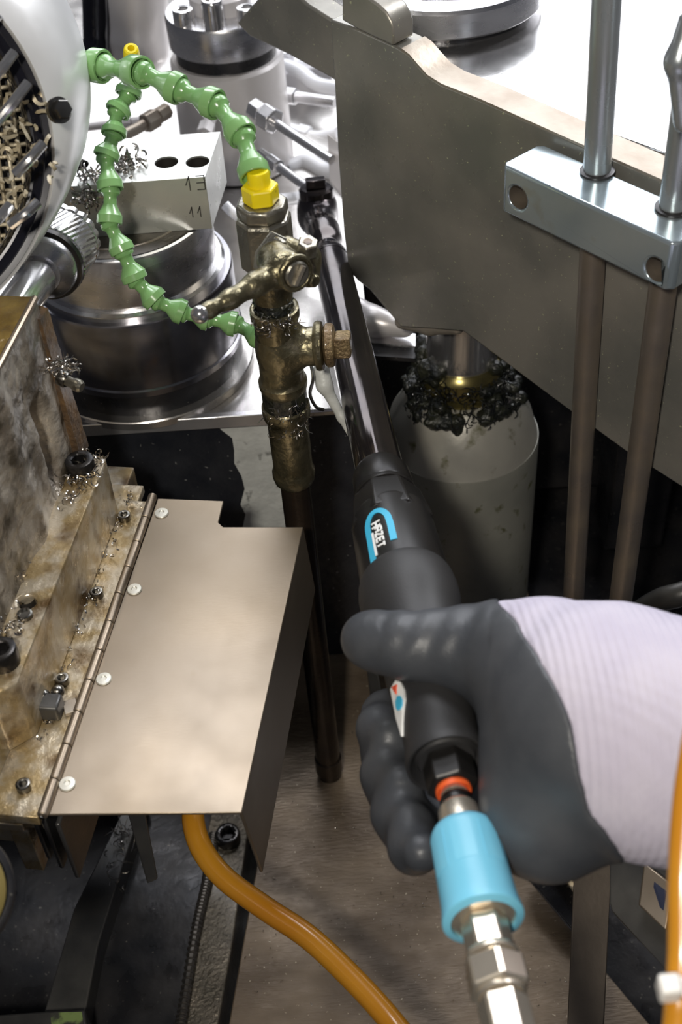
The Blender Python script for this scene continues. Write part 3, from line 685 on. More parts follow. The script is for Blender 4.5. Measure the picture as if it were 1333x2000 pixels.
# branch of the tee
b0 = va0 + vw * vt(680); bdir = unit(np.array([1.0, -.10, .055]))
rB_ = vr(42, 690)
bt = lambda px: px * dep(b0) / F
build('tee_branch', MB().lathe(b0, bdir, [(0, rB_ * .9), (bt(42), rB_ * .92), (bt(48), rB_ * .90), (bt(70), rB_ * .92), (bt(73), rB_ * 1.12), (bt(79), rB_ * 1.17), (bt(86), rB_ * 1.12), (bt(88), rB_ * .9)], 40), M_valve, vs_)
plug = thing('pipe_plug', b0 + bdir * bt(100), 'rusty square-headed plug closing the tee branch', 'plug')
build('plug_collar', MB().lathe(b0, bdir, [(bt(88.5), rB_ * .7), (bt(91), rB_ * .92), (bt(95), rB_ * 1.02), (bt(104), rB_ * 1.02), (bt(109), rB_ * .95), (bt(111), rB_ * .7)], 36), M_rustfit, plug)
build('plug_square', MB().lathe(b0, bdir, [(bt(110), rB_ * .62), (bt(113), rB_ * .70), (bt(138), rB_ * .70), (bt(142), rB_ * .62)], 4, ph=.6), M_rustfit, plug, bevel=.0008)
# smooth throat between branch and run
V, Fc = implicit([(va0 + vw * vtf(740, 86), va0 + vw * vtf(660, 86), vr(41.5, 735), vr(41.5, 650)), (b0, b0 + bdir * bt(62), rB_ * .86, rB_ * .86)], .010, .0016)
build('tee_throat', (V, [tuple(q) for q in Fc]), M_valve, vs_, angle=60)
# sludge collar under the valve
V, Fc = implicit([(va0 + vw * vtf(626, 80), va0 + vw * vtf(600, 74), vr(40, 620), vr(37, 600))], .004, .0012, extra=lambda X, v_: v_ + .0022 * np.sin(X[..., 0] * 900 + 3 * np.sin(X[..., 2] * 500)) * np.sin(X[..., 1] * 700) * np.sin(X[..., 2] * 800))
build('sludge_collar', (V, [tuple(q) for q in Fc]), M_sludge, vs_, label='black sludge collar', angle=60)
# valve body
vb = thing('ball_valve', va0 + vw * vt(590), 'grimy ball valve with hexagon body and lever below the yellow fitting', 'valve')
vrev('valve_neck', [(602, 78), (560, 84), (545, 86), (520, 90)], M_valve, vb)
mb = MB(); hexprof(mb, va0, vw, vtf(548, 106), vtf(447, 106), vr(55, 480), ph=.20, n=8); build('valve_body', mb, M_valvehex, vb, bevel=.0008)
mb = MB(); hexprof(mb, va0, vw, vtf(446, 102), vtf(418, 102), vr(52, 430), ph=.20, n=8); build('valve_top_hex', mb, M_valvehex, vb, bevel=.0008)
sd = unit(np.array([.52, -.84, .10])); sc_ = va0 + vw * vt(500)
s_at = lambda d_: sc_ + sd * d_
build('stem_flange', MB().lathe(s_at(.012), sd, [(0, .0150), (.010, .0150), (.012, .0125)], 6, ph=.5), M_valvehex, vb, bevel=.001)
bs = P(558, 521, .709); lever_px = [(556, 536, .708), (500, 558, .70), (440, 590, .692), (405, 607, .688)]
# lever arm with boss
lv = [P(*q) for q in [(570, 530, .712), (540, 533, .708), (500, 555, .70), (450, 584, .692), (408, 606, .686)]]
lr = [RP(30, .71), RP(27, .708), RP(22, .70), RP(17.5, .692), RP(14, .686)]
cones = [(lv[i], lv[i + 1], lr[i], lr[i + 1]) for i in range(4)] + [(bs - sd * .010, bs + sd * .000, RP(39, .71), RP(36, .71)), (lv[4], P(396, 612, .684), RP(14, .686), RP(13, .686))]
V, Fc = implicit(cones, .005, .0011)
lev = build('lever', (V, [tuple(q) for q in Fc]), M_valve, vb, angle=60)
build('lever_ball', MB().sphere(P(391, 614, .683), RP(18.5, .683)), M_polish, lev, label='shiny worn ball tip')
build('boss_ring', MB().torus(bs + sd * .0105, sd, RP(33, .71), RP(6, .71), 40, 10), M_valve, lev)
build('screw_disc', MB().lathe(bs + sd * .004, sd, [(0, RP(27, .71)), (.0085, RP(27, .71)), (.0095, RP(24, .71))], 14), M_valvehex, lev, label='slotted nut')
e1, e2, w = frame(sd); tdir = unit(e1 * .65 + e2 * .75)
mb = MB().box(bs + sd * .0145, unit(np.array([.45, .2, .85])), unit(np.cross(sd, [.45, .2, .85])), sd, RP(21, .71), RP(4, .71), .0012); build('screw_slot', mb, M_bright, lev, label='bright slot bar')
# hub block behind the boss, its hexagon bolt and the stop pin
V, Fc = implicit([(P(600, 500, .725), P(604, 540, .727), RP(24, .72), RP(22, .72)), (P(560, 490, .725), P(600, 505, .725), RP(30, .72), RP(24, .72))], .006, .0011)
build('lever_hub', (V, [tuple(q) for q in Fc]), M_valve, lev, angle=60)
hb = P(601, 487, .712); hax = unit(np.array([.1, -.25, 1.0])); mb = MB(); hexprof(mb, hb, hax, -.003, .0062, RP(21, .71), ph=.3); build('hub_bolt', mb, M_valvehex, lev, bevel=.0005)
build('bolt_recess', MB().lathe(hb + hax * .0060, hax, [(0, RP(10, .71)), (.0006, RP(9, .71))], 6, ph=.3), M_rust, lev)
build('clamp_nut', MB().lathe(P(606, 545, .717), unit(sd + np.array([.2, 0, 0])), [(-.004, RP(14, .71)), (.004, RP(14, .71)), (.005, RP(11, .71))], 8), M_valve, lev)
plate = [P(533, 452, .716), P(562, 466, .713), P(556, 480, .712), P(530, 484, .713), P(512, 506, .714), P(507, 528, .714), P(498, 526, .715), P(502, 494, .716)]
build('stop_plate', MB().prism(plate, -sd * .0022), M_valvehex, vb, bevel=.0004)
build('stop_pin', MB().lathe(P(548, 473, .714), sd, [(-.004, RP(8, .71)), (.003, RP(8, .71)), (.0045, RP(5.5, .71))], 20), M_valvehex, vb)

# yellow fitting on the valve
yf = thing('yellow_fitting', va0 + vw * vt(418), 'yellow plastic hexagon fitting at the foot of the green hose', 'fitting')
mb = MB(); hexprof(mb, va0, vw, vtf(411, 70), vtf(377, 70), vr(37, 400), ph=.1); build('fitting_hex', mb, M_yellow, yf, bevel=.0008)
vrev('fitting_neck', [(384, 44), (348, 44), (343, 40)], M_yellow, yf)

# ================================================================== GREEN JOINTED COOLANT HOSES
def jointed_hose(name, label, W, group=None):
    """W: list of (px, py, dist, width px) for each wide end, after a start point"""
    root = thing(name, P(*W[-1][:3]), label, 'hose', group)
    pts = [P(*w[:3]) for w in W]
    for i in range(1, len(W)):
        a, b = pts[i - 1], pts[i]; ax = unit(b - a); ln = np.linalg.norm(b - a); r = RP(W[i][3] / 2, W[i][2])
        prof = [(-.16, .30), (-.12, .55), (-.05, .72), (.04, .78), (.11, .74), (.18, .56), (.22, .52), (.42, .52), (.45, .55), (.74, .96), (.76, 1.0), (.98, 1.0), (1.0, .97), (1.0, .84), (.90, .80)]
        mb = MB().lathe(a, ax, [(t * ln, q * r) for t, q in prof], 32)
        build('hose_link', mb, M_green, root, angle=28)
    return root
jointed_hose('coolant_hose', 'green jointed coolant hose arching down into the yellow fitting', [(118, 118, .80, 62), (203, 130, .785, 66), (278, 142, .755, 64), (352, 176, .75, 62), (424, 205, .74, 62), (475, 266, .73, 62), (499, 346, .722, 64)])
jointed_hose('coolant_hose', 'green jointed coolant hose hanging in a loop below the arching one', [(262, 140, .86, 48), (250, 186, .86, 52), (229, 220, .858, 52), (222, 263, .856, 50), (207, 307, .856, 52), (216, 371, .856, 52), (214, 437, .858, 50), (241, 493, .862, 50), (265, 547, .868, 52), (306, 588, .872, 52), (359, 611, .876, 50), (408, 622, .878, 50), (462, 634, .878, 50), (512, 660, .872, 50)])
yt = thing('yellow_nozzle', P(257, 108, .84), 'yellow plastic nozzle end poking up behind the green hose', 'nozzle')
build('nozzle_tube', MB().lathe(P(259, 140, .86), unit(P(256, 90, .835) - P(259, 140, .86)), [(0, RP(16, .85)), (.020, RP(16, .85)), (.0235, RP(14, .85)), (.0245, RP(11, .85)), (.0245, RP(7, .85)), (.016, RP(6, .85))], 28), M_yellow, yt)
build('nozzle_collar', MB().lathe(P(259, 142, .861), unit(P(256, 90, .835) - P(259, 140, .86)), [(0, RP(18, .85)), (.004, RP(18, .85))], 28), M_green, yt)

# ================================================================== AIR RATCHET
tA, tB = P(622, 400, 1.11), P(992, 2000, .48); tw = unit(tB - tA); tlen = np.linalg.norm(tB - tA)
def tt(py):
    lo, hi = -.2, tlen + .2
    for _ in range(50):
        m = (lo + hi) / 2
        if pix(tA + tw * m)[1] < py: lo = m
        else: hi = m
    return lo
def tp(py): return tA + tw * tt(py)
def tr(px, py): return RP(px / 2, dep(tp(py)))
_tc = -unit(ray(*pix(tp(1040))[:2])); TF = unit(_tc - tw * (_tc @ tw))
def ttf(py, w):      # for the picture height of the side facing the viewer of a ring w pixels wide
    lo, hi = -.2, tlen + .2
    for _ in range(50):
        m = (lo + hi) / 2; q = tA + tw * m
        if pix(q + TF * RP(w / 2, dep(q)))[1] < py: lo = m
        else: hi = m
    return lo
def trev(name, rows, material, parent, n=48, label=None, ph=0.0, **k):
    return build(name, MB().lathe(tA, tw, [(ttf(y, w), RP(w / 2, dep(tA + tw * ttf(y, w)))) for y, w in rows], n, ph=ph), material, parent, label=label, **k)
def thex(mb, y0, y1, w, ph):
    a, b = ttf(y0, w), ttf(y1, w); return hexprof(mb, tA, tw, a, b, RP(w / 2, dep(tA + tw * (a + b) / 2)), ph=ph)
rt = thing('air_ratchet', tp(1100), 'long black pneumatic ratchet wrench held in the gloved hand', 'wrench')
# head: flattened round box around the drive, then the yoke
e_up = unit(ZUP - tw * (ZUP @ tw)); e_sd = np.cross(tw, e_up)
hc = P(621, 412, 1.10)
V, Fc = implicit([(hc - e_up * .006, hc + e_up * .004, RP(40, 1.09), RP(38, 1.09)), (hc, tp(470), RP(34, 1.09), RP(27, 1.05)), (tp(455), tp(488), RP(28, 1.06), RP(27, 1.04))], .008, .0016)
build('ratchet_head', (V, [tuple(q) for q in Fc]), M_gunmetal, rt, angle=60)
build('drive_plate', MB().lathe(hc + e_up * .012, e_up, [(0, RP(34, 1.09)), (.008, RP(34, 1.09)), (.010, RP(30, 1.09)), (.010, RP(14, 1.09))], 40), M_gunmetal, rt)
mb = MB().box(hc + e_up * .026 + tw * .001, e_sd, tw, e_up, .0085, .005, .004); build('direction_lever', mb, M_gunmetal, rt, bevel=.001)
trev('yoke_neck', [(410, 46), (414, 50), (430, 52), (447, 46), (460, 52), (472, 56)], M_chrome, rt, label='polished yoke neck')
trev('yoke_ring', [(470, 64), (473, 72), (479, 72), (482, 66)], M_gunmetal, rt)
trev('extension_tube', [(476, 70), (700, 84), (900, 96)], M_gunmetal, rt, label='glossy black extension tube')
trev('tube_collar', [(884, 98), (888, 114), (918, 120), (921, 118)], M_toolblk, rt)
trev('clamp_sleeve', [(920, 112), (922, 124), (927, 126), (930, 120)], M_toolblk, rt)
mb = MB(); mb.lathe(tA, tw, [(ttf(y, w), RP(w / 2, dep(tA + tw * ttf(y, w)))) for y, w in [(926, 128), (930, 142), (974, 172), (979, 164)]], 8, ph=.42); build('motor_hex', mb, M_toolblk, rt, bevel=.001)
trev('motor_housing', [(960, 150), (964, 160), (1076, 178), (1080, 168)], M_toolblk, rt)
trev('rubber_grip', [(1070, 168), (1072, 182), (1077, 190), (1090, 197), (1108, 198), (1125, 194), (1150, 180), (1185, 172), (1250, 164), (1330, 156), (1380, 150), (1405, 152), (1422, 160), (1432, 164), (1440, 162), (1443, 150), (1438, 122), (1450, 110)], M_rubber, rt, label='black rubber grip')
mb = MB(); thex(mb, 1452, 1508, 104, .25); build('inlet_hex', mb, M_toolblk, rt, bevel=.0008)
trev('inlet_ring', [(1504, 60), (1506, 70), (1524, 72), (1528, 68), (1528, 54)], M_orange, rt, label='orange ring')
# print on the housing, wrapped round it
toc = -unit(ray(*pix(tp(1040))[:2])); f0 = unit(toc - tw * (toc @ tw)); f1 = np.cross(tw, f0)
if (MW.T @ f1)[0] < 0: f1 = -f1
def on_housing(s, a, lift, py0=1026):     # s along the tool (m), a across (m) from the line facing the viewer
    t = ttf(py0, 172) + s
    ya, yb = ttf(964, 160), ttf(1072, 178); r0, r1 = RP(80, dep(tA + tw * ya)), RP(89, dep(tA + tw * yb)); q = (t - ya) / (yb - ya); r = r0 + (r1 - r0) * q + lift
    ph = a / r0; return tA + tw * t + (f0 * math.cos(ph) + f1 * math.sin(ph)) * r
def ribbon(mb, path, width, lift=.0004, th=.0006):
    n = len(path); vs = []; fs = []
    for i, (s, a) in enumerate(path):
        p0, p1 = np.array(path[max(i - 1, 0)]), np.array(path[min(i + 1, n - 1)]); d = (p1 - p0) / np.linalg.norm(p1 - p0); nn = np.array([-d[1], d[0]]) * width / 2
        for l in (lift, lift - th):
            for sg in (1, -1): vs.append(on_housing(s + nn[0] * sg, a + nn[1] * sg, l))
    for i in range(n - 1):
        k = i * 4; fs += [(k, k + 1, k + 5, k + 4), (k + 2, k + 6, k + 7, k + 3), (k, k + 4, k + 6, k + 2), (k + 1, k + 3, k + 7, k + 5)]
    fs += [(0, 2, 3, 1), (4 * n - 4, 4 * n - 3, 4 * n - 1, 4 * n - 2)]
    return mb.add(vs, fs)
mpp = dep(tp(1040)) / F                       # metres across per pixel here
fsh = np.linalg.norm(pix(tp(1080))[:2] - pix(tp(1000))[:2]) / (tt(1080) - tt(1000))   # pixels per metre along
ac = -26 * mpp; sc0 = 0.0; hw = 22.5 * mpp
path = [(46 / fsh, ac - hw * 1.0)] + [(-14 / fsh - math.sin(math.pi * k / 16) * 24 / fsh, ac - hw * math.cos(math.pi * k / 16)) for k in range(17)] + [(26 / fsh, ac + hw * 1.04)]
path = [(path[0][0] * (1 - j / 6) + path[1][0] * j / 6, path[0][1]) for j in range(6)] + path[1:-1] + [(path[-2][0] * (1 - j / 5) + path[-1][0] * j / 5, path[-1][1]) for j in range(1, 6)]
build('printed_arch', ribbon(MB(), path, 12.5 * mpp), M_bluepr, rt, label='light blue printed arch', angle=60)
def letters(mb, word, s0, a0, ht, adv, w):
    G = {'H': [[(0, 0), (0, 1)], [(1, 0), (1, 1)], [(0, .5), (1, .5)]], 'A': [[(0, 0), (0, 1), (1, 1), (1, 0)], [(0, .45), (1, .45)]], 'Z': [[(0, 1), (1, 1), (0, 0), (1, 0)]],
         'E': [[(1, 1), (0, 1), (0, 0), (1, 0)], [(0, .5), (.9, .5)]], 'T': [[(0, 1), (1, 1)], [(.5, 1), (.5, 0)]]}
    s = s0
    for i, ch in enumerate(word):
        hh = ht * (1.35 if i == 0 else 1); ww = adv * (.80 if i == 0 else .68); oy = -ht * .35 if i == 0 else 0
        for st in G[ch]:
            for k in range(len(st) - 1):
                ribbon(mb, [(s + st[k][0] * ww, a0 + oy + st[k][1] * hh), (s + st[k + 1][0] * ww, a0 + oy + st[k + 1][1] * hh)], w, .00045)
        s += adv * (1.12 if i == 0 else 1)
    return mb
mb = letters(MB(), 'HAZET', -18 / fsh, ac - 8 * mpp, 13.5 * mpp, 10.0 / fsh, 3.6 * mpp)
build('printed_name', mb, M_white, rt, label='white printed lettering', flat=True)
mb = ribbon(MB(), [((-2 + 7 * k) / fsh, ac - 14 * mpp) for k in range(7)], 4.2 * mpp, .00045); build('printed_underline', mb, M_white, rt, label='white printed line')
# sticker and dot on the grip
def on_grip(py, px_off, lift=.0006):
    t = tt(py); w = np.interp(py, [1150, 1185, 1250, 1330, 1380], [180, 172, 164, 156, 150]); r = tr(w, py) + lift; t = ttf(py, w); ph = math.asin(max(-.97, min(.97, px_off / (w / 2))))
    return tA + tw * t + (f0 * math.cos(ph) + f1 * math.sin(ph)) * r
def patch(name, pts, material, lift, label):
    top = [on_grip(y, x, lift) for x, y in pts]; bot = [on_grip(y, x, lift - .0012) for x, y in pts]; n = len(pts)
    c = sum(top) / n; mb = MB().add(top + bot, [tuple(range(n)), tuple(range(2 * n - 1, n - 1, -1))] + [(i, i + n, (i + 1) % n + n, (i + 1) % n) for i in range(n)])
    return build(name, mb, material, rt, label=label, flat=True)
patch('sticker', [(-71, 1300), (-58, 1300), (-50, 1310), (-47, 1326), (-49, 1342), (-60, 1362), (-71, 1388), (-73, 1350)], M_white, .0008, 'white sticker')
patch('sticker_mark', [(-66, 1304), (-56, 1310), (-62, 1322)], M_redpr, .0014, 'red mark')
patch('sticker_mark', [(-60 + 7 * math.cos(k * .785), 1341 + 12 * math.sin(k * .785)) for k in range(8)], M_bluepr, .0014, 'blue round mark')
patch('white_dot', [(-28 + 8 * math.cos(k * .785), 1200 + 8 * math.sin(k * .785)) for k in range(8)], M_white, .001, 'white dot')

# quick coupling and air hose
cp = thing('hose_coupling', tp(1700), 'nickel air coupling with a light blue sleeve at the end of the ratchet', 'coupling')
trev('plug_stem', [(1526, 44), (1530, 54), (1536, 56), (1540, 46), (1560, 46)], M_bright, cp)
trev('plug_ring', [(1540, 56), (1542, 64), (1553, 66), (1556, 58)], M_bolt, cp, label='black ring')
trev('front_barrel', [(1554, 66), (1558, 80), (1582, 86), (1590, 96), (1630, 108)], M_bright, cp)
trev('blue_sleeve', [(1586, 96), (1586, 122), (1590, 132), (1597, 137), (1680, 147), (1720, 153), (1735, 159), (1742, 163), (1748, 163), (1752, 156), (1762, 132), (1740, 128)], M_sleeve, cp, label='light blue plastic sleeve')
for k, a_ in enumerate((-.9, -.05, .8)):
    ph0 = a_; vs = []; 
    for (y, w) in [(1600, 138), (1672, 146)]:
        for q in (-.30, -.1, .1, .30):
            r = RP(w / 2, dep(tA + tw * ttf(y, w))) + .0002; vs.append(tA + tw * ttf(y, w) + (f0 * math.cos(ph0 + q) + f1 * math.sin(ph0 + q)) * r)
    vs += [p - (f0 * math.cos(ph0) + f1 * math.sin(ph0)) * .0015 for p in vs]
    fs = [(i, i + 1, i + 5, i + 4) for i in range(3)] + [(i + 8, i + 12, i + 13, i + 9) for i in range(3)] + [(0, 4, 12, 8), (3, 11, 15, 7), (0, 8, 9, 1), (1, 9, 10, 2), (2, 10, 11, 3), (4, 5, 13, 12), (5, 6, 14, 13), (6, 7, 15, 14)]
    build('sleeve_pad', (vs, fs), M_sleeve, cp, angle=60)
trev('inner_ring', [(1740, 122), (1758, 128), (1760, 122), (1768, 100)], M_bright, cp)
mb = MB(); thex(mb, 1770, 1838, 98, .1); build('adapter_hex', mb, M_bright, cp, bevel=.0008)
trev('adapter_ring', [(1832, 96), (1836, 108), (1842, 110), (1846, 104)], M_bright, cp)
mb = MB(); thex(mb, 1842, 1904, 128, .45); build('union_nut', mb, M_bright, cp, bevel=.001)
trev('union_ring', [(1900, 80), (1908, 100), (1918, 102), (1924, 92)], M_bright, cp)
mb = MB(); thex(mb, 1922, 2030, 108, .2); build('hose_ferrule', mb, M_bright, cp, bevel=.001)
e = tA + tw * ttf(2020, 100)
build('air_hose', MB().tube(spline([e, e + tw * .06, e + tw * .16 + np.array([.02, -.02, -.03]), e + tw * .30 + np.array([.08, -.05, -.12])], 10), .0105, 24), M_rubber, label='black air hose leading out of the picture below the coupling', cat='hose')

# ================================================================== BRACKET on the right
br = thing('bracket', PR(800, 640), 'big dark oily steel bracket plate above the hydraulic cylinder', 'bracket')
face = [(645, 38), (653, 160), (660, 300), (671, 450), (680, 528), (700, 550), (722, 566), (752, 602), (784, 640), (840, 643), (905, 648), (930, 666), (1110, 800), (1224, 883), (1333, 952), (1520, 1075), (1520, 452), (1303, 357), (1121, 277), (940, 196), (862, 165), (835, 148), (815, 126), (800, 108), (776, 92), (700, 58)]
fb = build('face_plate', MB().prism([PR(x, y) for x, y in face], -N_R * .024), M_bracket, br, bevel=.0015)
edge = [(1520, 452), (1303, 357), (1121, 277), (940, 196), (862, 165), (835, 148), (815, 126), (800, 108), (784, 96)]
mb = MB(); tops = [PR(x, y) + ZUP * .0006 - N_R * .0002 for x, y in edge]; n = len(tops)
vs = tops + [p - N_R * .0234 for p in tops] + [p - ZUP * .002 for p in tops] + [p - N_R * .0234 - ZUP * .002 for p in tops]
fs = []
for i in range(n - 1): fs += [(i, i + 1, n + i + 1, n + i), (2 * n + i, 3 * n + i, 3 * n + i + 1, 2 * n + i + 1), (i, 2 * n + i, 2 * n + i + 1, i + 1), (n + i, n + i + 1, 3 * n + i + 1, 3 * n + i)]
fs += [(0, n, 3 * n, 2 * n), (n - 1, 3 * n - 1, 4 * n - 1, 2 * n - 1)]
build('cut_edge', (vs, fs), M_flamecut, br, label='brown flame-cut top edge', angle=50)
zD = .5715
d0 = C_R - N_R * .0245
deck = [d0 + U_R * .066, d0 + U_R * .55, d0 + U_R * .55 - N_R * .50, d0 + U_R * .0 - N_R * .50, d0 + U_R * .0 - N_R * .07]
build('deck_plate', MB().prism([np.array([p[0], p[1], zD]) for p in deck], (0, 0, -.015)), M_polish, br, label='polished deck plate', bevel=.001)
tab = [(668, -80), (668, 40), (700, 58), (769, 90), (769, 56), (764, 42), (754, 24), (739, 9), (715, -8), (690, -30), (690, -80)]
build('corner_tab', MB().prism([PR(x, y, .0025) for x, y in tab], -N_R * .020), M_bracket, br, bevel=.0015)
lip = [(768, 632), (785, 641), (820, 645), (870, 647), (905, 650), (880, 628), (845, 612), (806, 606), (780, 606)]
V, Fc = implicit([(PR(786, 628, -.010), PR(840, 634, -.010), .006, .008), (PR(840, 634, -.010), PR(893, 638, -.010), .008, .006)], .004, .0014)
build('worn_lip', (V, [tuple(q) for q in Fc]), M_flamecut, br, label='worn yellowish lower lip', angle=60)
# second arm plate reaching left behind the bracket
arm = [(462, 46), (474, 30), (505, -4), (560, -30), (600, 8), (660, 46), (672, 170), (645, 152), (565, 108), (488, 72)]
build('arm_plate', MB().prism([PR(x, y, -.055) for x, y in arm], -N_R * .022), M_bracket, label='dark slanted arm plate sticking out left behind the bracket', cat='plate', bevel=.002)
# turned disc on the deck
df = Pz(905, 78, zD + .006); Rd = .072; dc = df + np.array([-.006, Rd * .99, 0])
ds = thing('flange_disc', (dc[0], dc[1], zD), 'bright turned flange disc on the polished deck', 'disc')
build('disc_seat', MB().lathe((dc[0], dc[1], zD), ZUP, [(0, Rd * .88), (.006, Rd * .88)], 96), M_dark, ds, label='dark seat ring')
build('disc_rim', MB().lathe((dc[0], dc[1], zD + .006), ZUP, [(0, Rd * .985), (.0015, Rd), (.0175, Rd), (.020, Rd * .975), (.020, Rd * .72), (.016, Rd * .70), (.016, Rd * .3)], 128), M_turned, ds)
build('disc_hub', MB().lathe((dc[0], dc[1], zD + .020), ZUP, [(0, Rd * .60), (.010, Rd * .60), (.012, Rd * .57), (.012, Rd * .2), (.006, Rd * .2)], 96), M_turned, ds)
for a in (-2.1, -1.05, 0, 1.05, 2.1, 3.14):
    c = np.array([dc[0] + Rd * .66 * math.cos(a), dc[1] + Rd * .66 * math.sin(a), zD + .0242])
    build('bolt_hole', MB().lathe(c, ZUP, [(0, .0062), (.0004, .0055), (-.003, .005), (-.0032, .001)], 24, cap0=False), M_hole, ds)

# pale bar with two guide rods
bA_, bB_ = Pz(978, 320, .566), Pz(1333, 484, .566); bd = unit(bB_ - bA_); bn = np.array([bd[1], -bd[0], 0.0])
if bn @ (CAM - bA_) < 0: bn = -bn
zlo = .566
while pix((bA_[0], bA_[1], zlo))[1] < 408: zlo -= .0005
bh = .566 - zlo
bw = .036
cr = .004
bl_ = float((Pz(1322, 480, .566) - bA_) @ bd)
pr_ = [bA_ + bd * cr, bA_ + bd * (bl_ - cr), bA_ + bd * bl_ - bn * cr, bA_ + bd * bl_ - bn * bw, bA_ + bd * cr - bn * bw, bA_ - bn * (bw - cr), bA_ - bn * cr]
gb_ = thing('guide_bar', bA_ + bd * bl_ / 2 - bn * bw / 2 - ZUP * bh, 'pale blue-grey guide bar clamped in front of the bracket', 'bar')
bo = build('bar_body', MB().prism(pr_, (0, 0, -bh)), M_bar, gb_)
def bar_face(px, py):
    r = ray(px, py); return CAM + r * (bn @ (bA_ - CAM)) / (bn @ r)
hcs = [bar_face(1011, 387), bar_face(1281, 528)]
cut(bo, [MB().lathe(c + bn * .004, -bn, [(0, .0075), (.024, .0075)], 28) for c in hcs])
md = bo.modifiers.new('bevel', 'BEVEL'); md.width = .0018; md.segments = 3; md.limit_method = 'ANGLE'; md.angle_limit = math.radians(40)
for c in hcs: build('hole_liner', MB().lathe(c - bn * .0008, -bn, [(0, .00735), (.019, .00735), (.0192, .001)], 28, cap0=False), M_rodold, gb_, label='dark bolt hole')
def guide_rod(pa, pb, r, label):
    a, b = np.array(pa), np.array(pb); w = unit(b - a); top = a - w * .16; L_ = (0.004 - top[2]) / w[2]
    mid = (.566 - top[2]) / w[2]
    root = thing('guide_rod', top + w * L_, label, 'rod', 'vertical guide rods in the pale bar')
    build('upper_rod', MB().lathe(top, w, [(0, r * .9), (.002, r), (mid + .001, r)], 36), M_rod, root)
    build('rod_collar', MB().lathe(top + w * (mid - .0022), w, [(0, r * 1.06), (.0006, r * 1.26), (.002, r * 1.26)], 36), M_dark, root, label='dark collar')
    build('lower_rod', MB().lathe(top + w * (mid + .001), w, [(0, r), (L_ - mid, r)], 36), M_rodold, root, label='stained lower length')
    return root
def below(top, px, py):      # the point seen at (px, py) that lies most nearly straight below top
    c = [P(px, py, d) for d in np.arange(.85, 1.3, .002)]; return min(c, key=lambda q: np.hypot(q[0] - top[0], q[1] - top[1]))
g1, g2 = Pz(1167, 337, .566), Pz(1316, 408, .566)
guide_rod(g1, below(g1, 1122, 1150), RP(27, dep(g1)), 'steel guide rod nearer the bracket corner through the pale bar')
guide_rod(g2, below(g2, 1216, 1150), RP(29, dep(g2)), 'steel guide rod at the right picture edge through the pale bar')
V, Fc = implicit([(P(1345, 40, .60), P(1326, 120, .61), RP(20, .6), RP(26, .6)), (P(1326, 120, .61), P(1335, 240, .63), RP(24, .6), RP(20, .6))], .006, .0018)
build('rod_lug', (V, [tuple(q) for q in Fc]), M_rod, label='dark rounded lug on the right guide rod at the picture edge', cat='lug', angle=60)
# dark rear frame behind the rods, low
build('frame_post', MB().box((.30, .93, .15), (1, 0, 0), (0, 1, 0), ZUP, .03, .03, .148), M_dark, label='dark square frame post behind the guide rods', cat='post', bevel=.003)
build('hydraulic_hose', MB().tube(spline([P(1420, 1130, 1.0), P(1333, 1160, 1.0), P(1285, 1175, 1.02), P(1240, 1210, 1.05), P(1200, 1290, 1.1)], 8), RP(24, 1.0), 20), M_darkgrey, label='dark hydraulic hose low behind the right guide rod', cat='hose')

# ================================================================== HYDRAULIC CYLINDER
cyc = P(900, 842, 1.10); cyx, cyy, zk = cyc[0], cyc[1], cyc[2]
hy = thing('hydraulic_cylinder', (cyx, cyy, 0.0), 'grey-green hydraulic cylinder with conical shoulder under the bracket', 'cylinder')
Rc = RP(152, 1.10)
ca_ = lambda z, r: (z, r)
build('cylinder_barrel', MB().lathe((cyx, cyy, 0), ZUP, [(0, Rc * 1.0), (zk - .001, Rc), (zk, Rc * .993)], 96), M_cyl, hy)
build('cylinder_shoulder', MB().lathe((cyx, cyy, 0), ZUP, [(zk, Rc * .985), (zk + .002, Rc * .97), (zk + .020, Rc * .90), (zk + .040, Rc * .72), (zk + .050, Rc * .60), (zk + .052, Rc * .56)], 96), M_shoulder, hy, angle=50, label='bare conical shoulder, lightened where it faces up')
build('gland_ring', MB().lathe((cyx, cyy, 0), ZUP, [(zk + .046, Rc * .52), (zk + .060, Rc * .50), (zk + .062, Rc * .54), (zk + .076, Rc * .54), (zk + .078, Rc * .50), (zk + .082, Rc * .46)], 64), M_gland, hy, label='brass-coloured gland ring')
build('piston_rod', MB().lathe((cyx, cyy, 0), ZUP, [(zk + .070, Rc * .44), (.40, Rc * .44)], 64), M_polish, hy, label='bright piston rod')
rnd = random.Random(3); cones = []
for i in range(90):
    a = rnd.uniform(0, 6.283); zz_ = zk + rnd.choice([.046, .050, .054, .060, .068, .076, .084]) + rnd.uniform(-.003, .003)
    rr_ = Rc * np.interp(zz_, [zk + .03, zk + .05, zk + .085], [.80, .62, .46]) + .001
    if -2.0 < a - 6.283 < -1.2 and zz_ > zk + .05: continue
    p = np.array([cyx + rr_ * math.cos(a), cyy + rr_ * math.sin(a), zz_]); q = p + np.array([rnd.gauss(0, .006), rnd.gauss(0, .006), rnd.gauss(0, .003)])
    cones.append((p, q, rnd.uniform(.004, .0075), rnd.uniform(.003, .006)))
V, Fc = implicit(cones, .004, .0016, extra=lambda X, v_: v_ + .0012 * np.sin(X[..., 0] * 800) * np.sin(X[..., 1] * 900) * np.sin(X[..., 2] * 850))
build('sludge', (V, [tuple(q) for q in Fc]), M_sludge, hy, label='black oily sludge clumps', kind='stuff', angle=60)

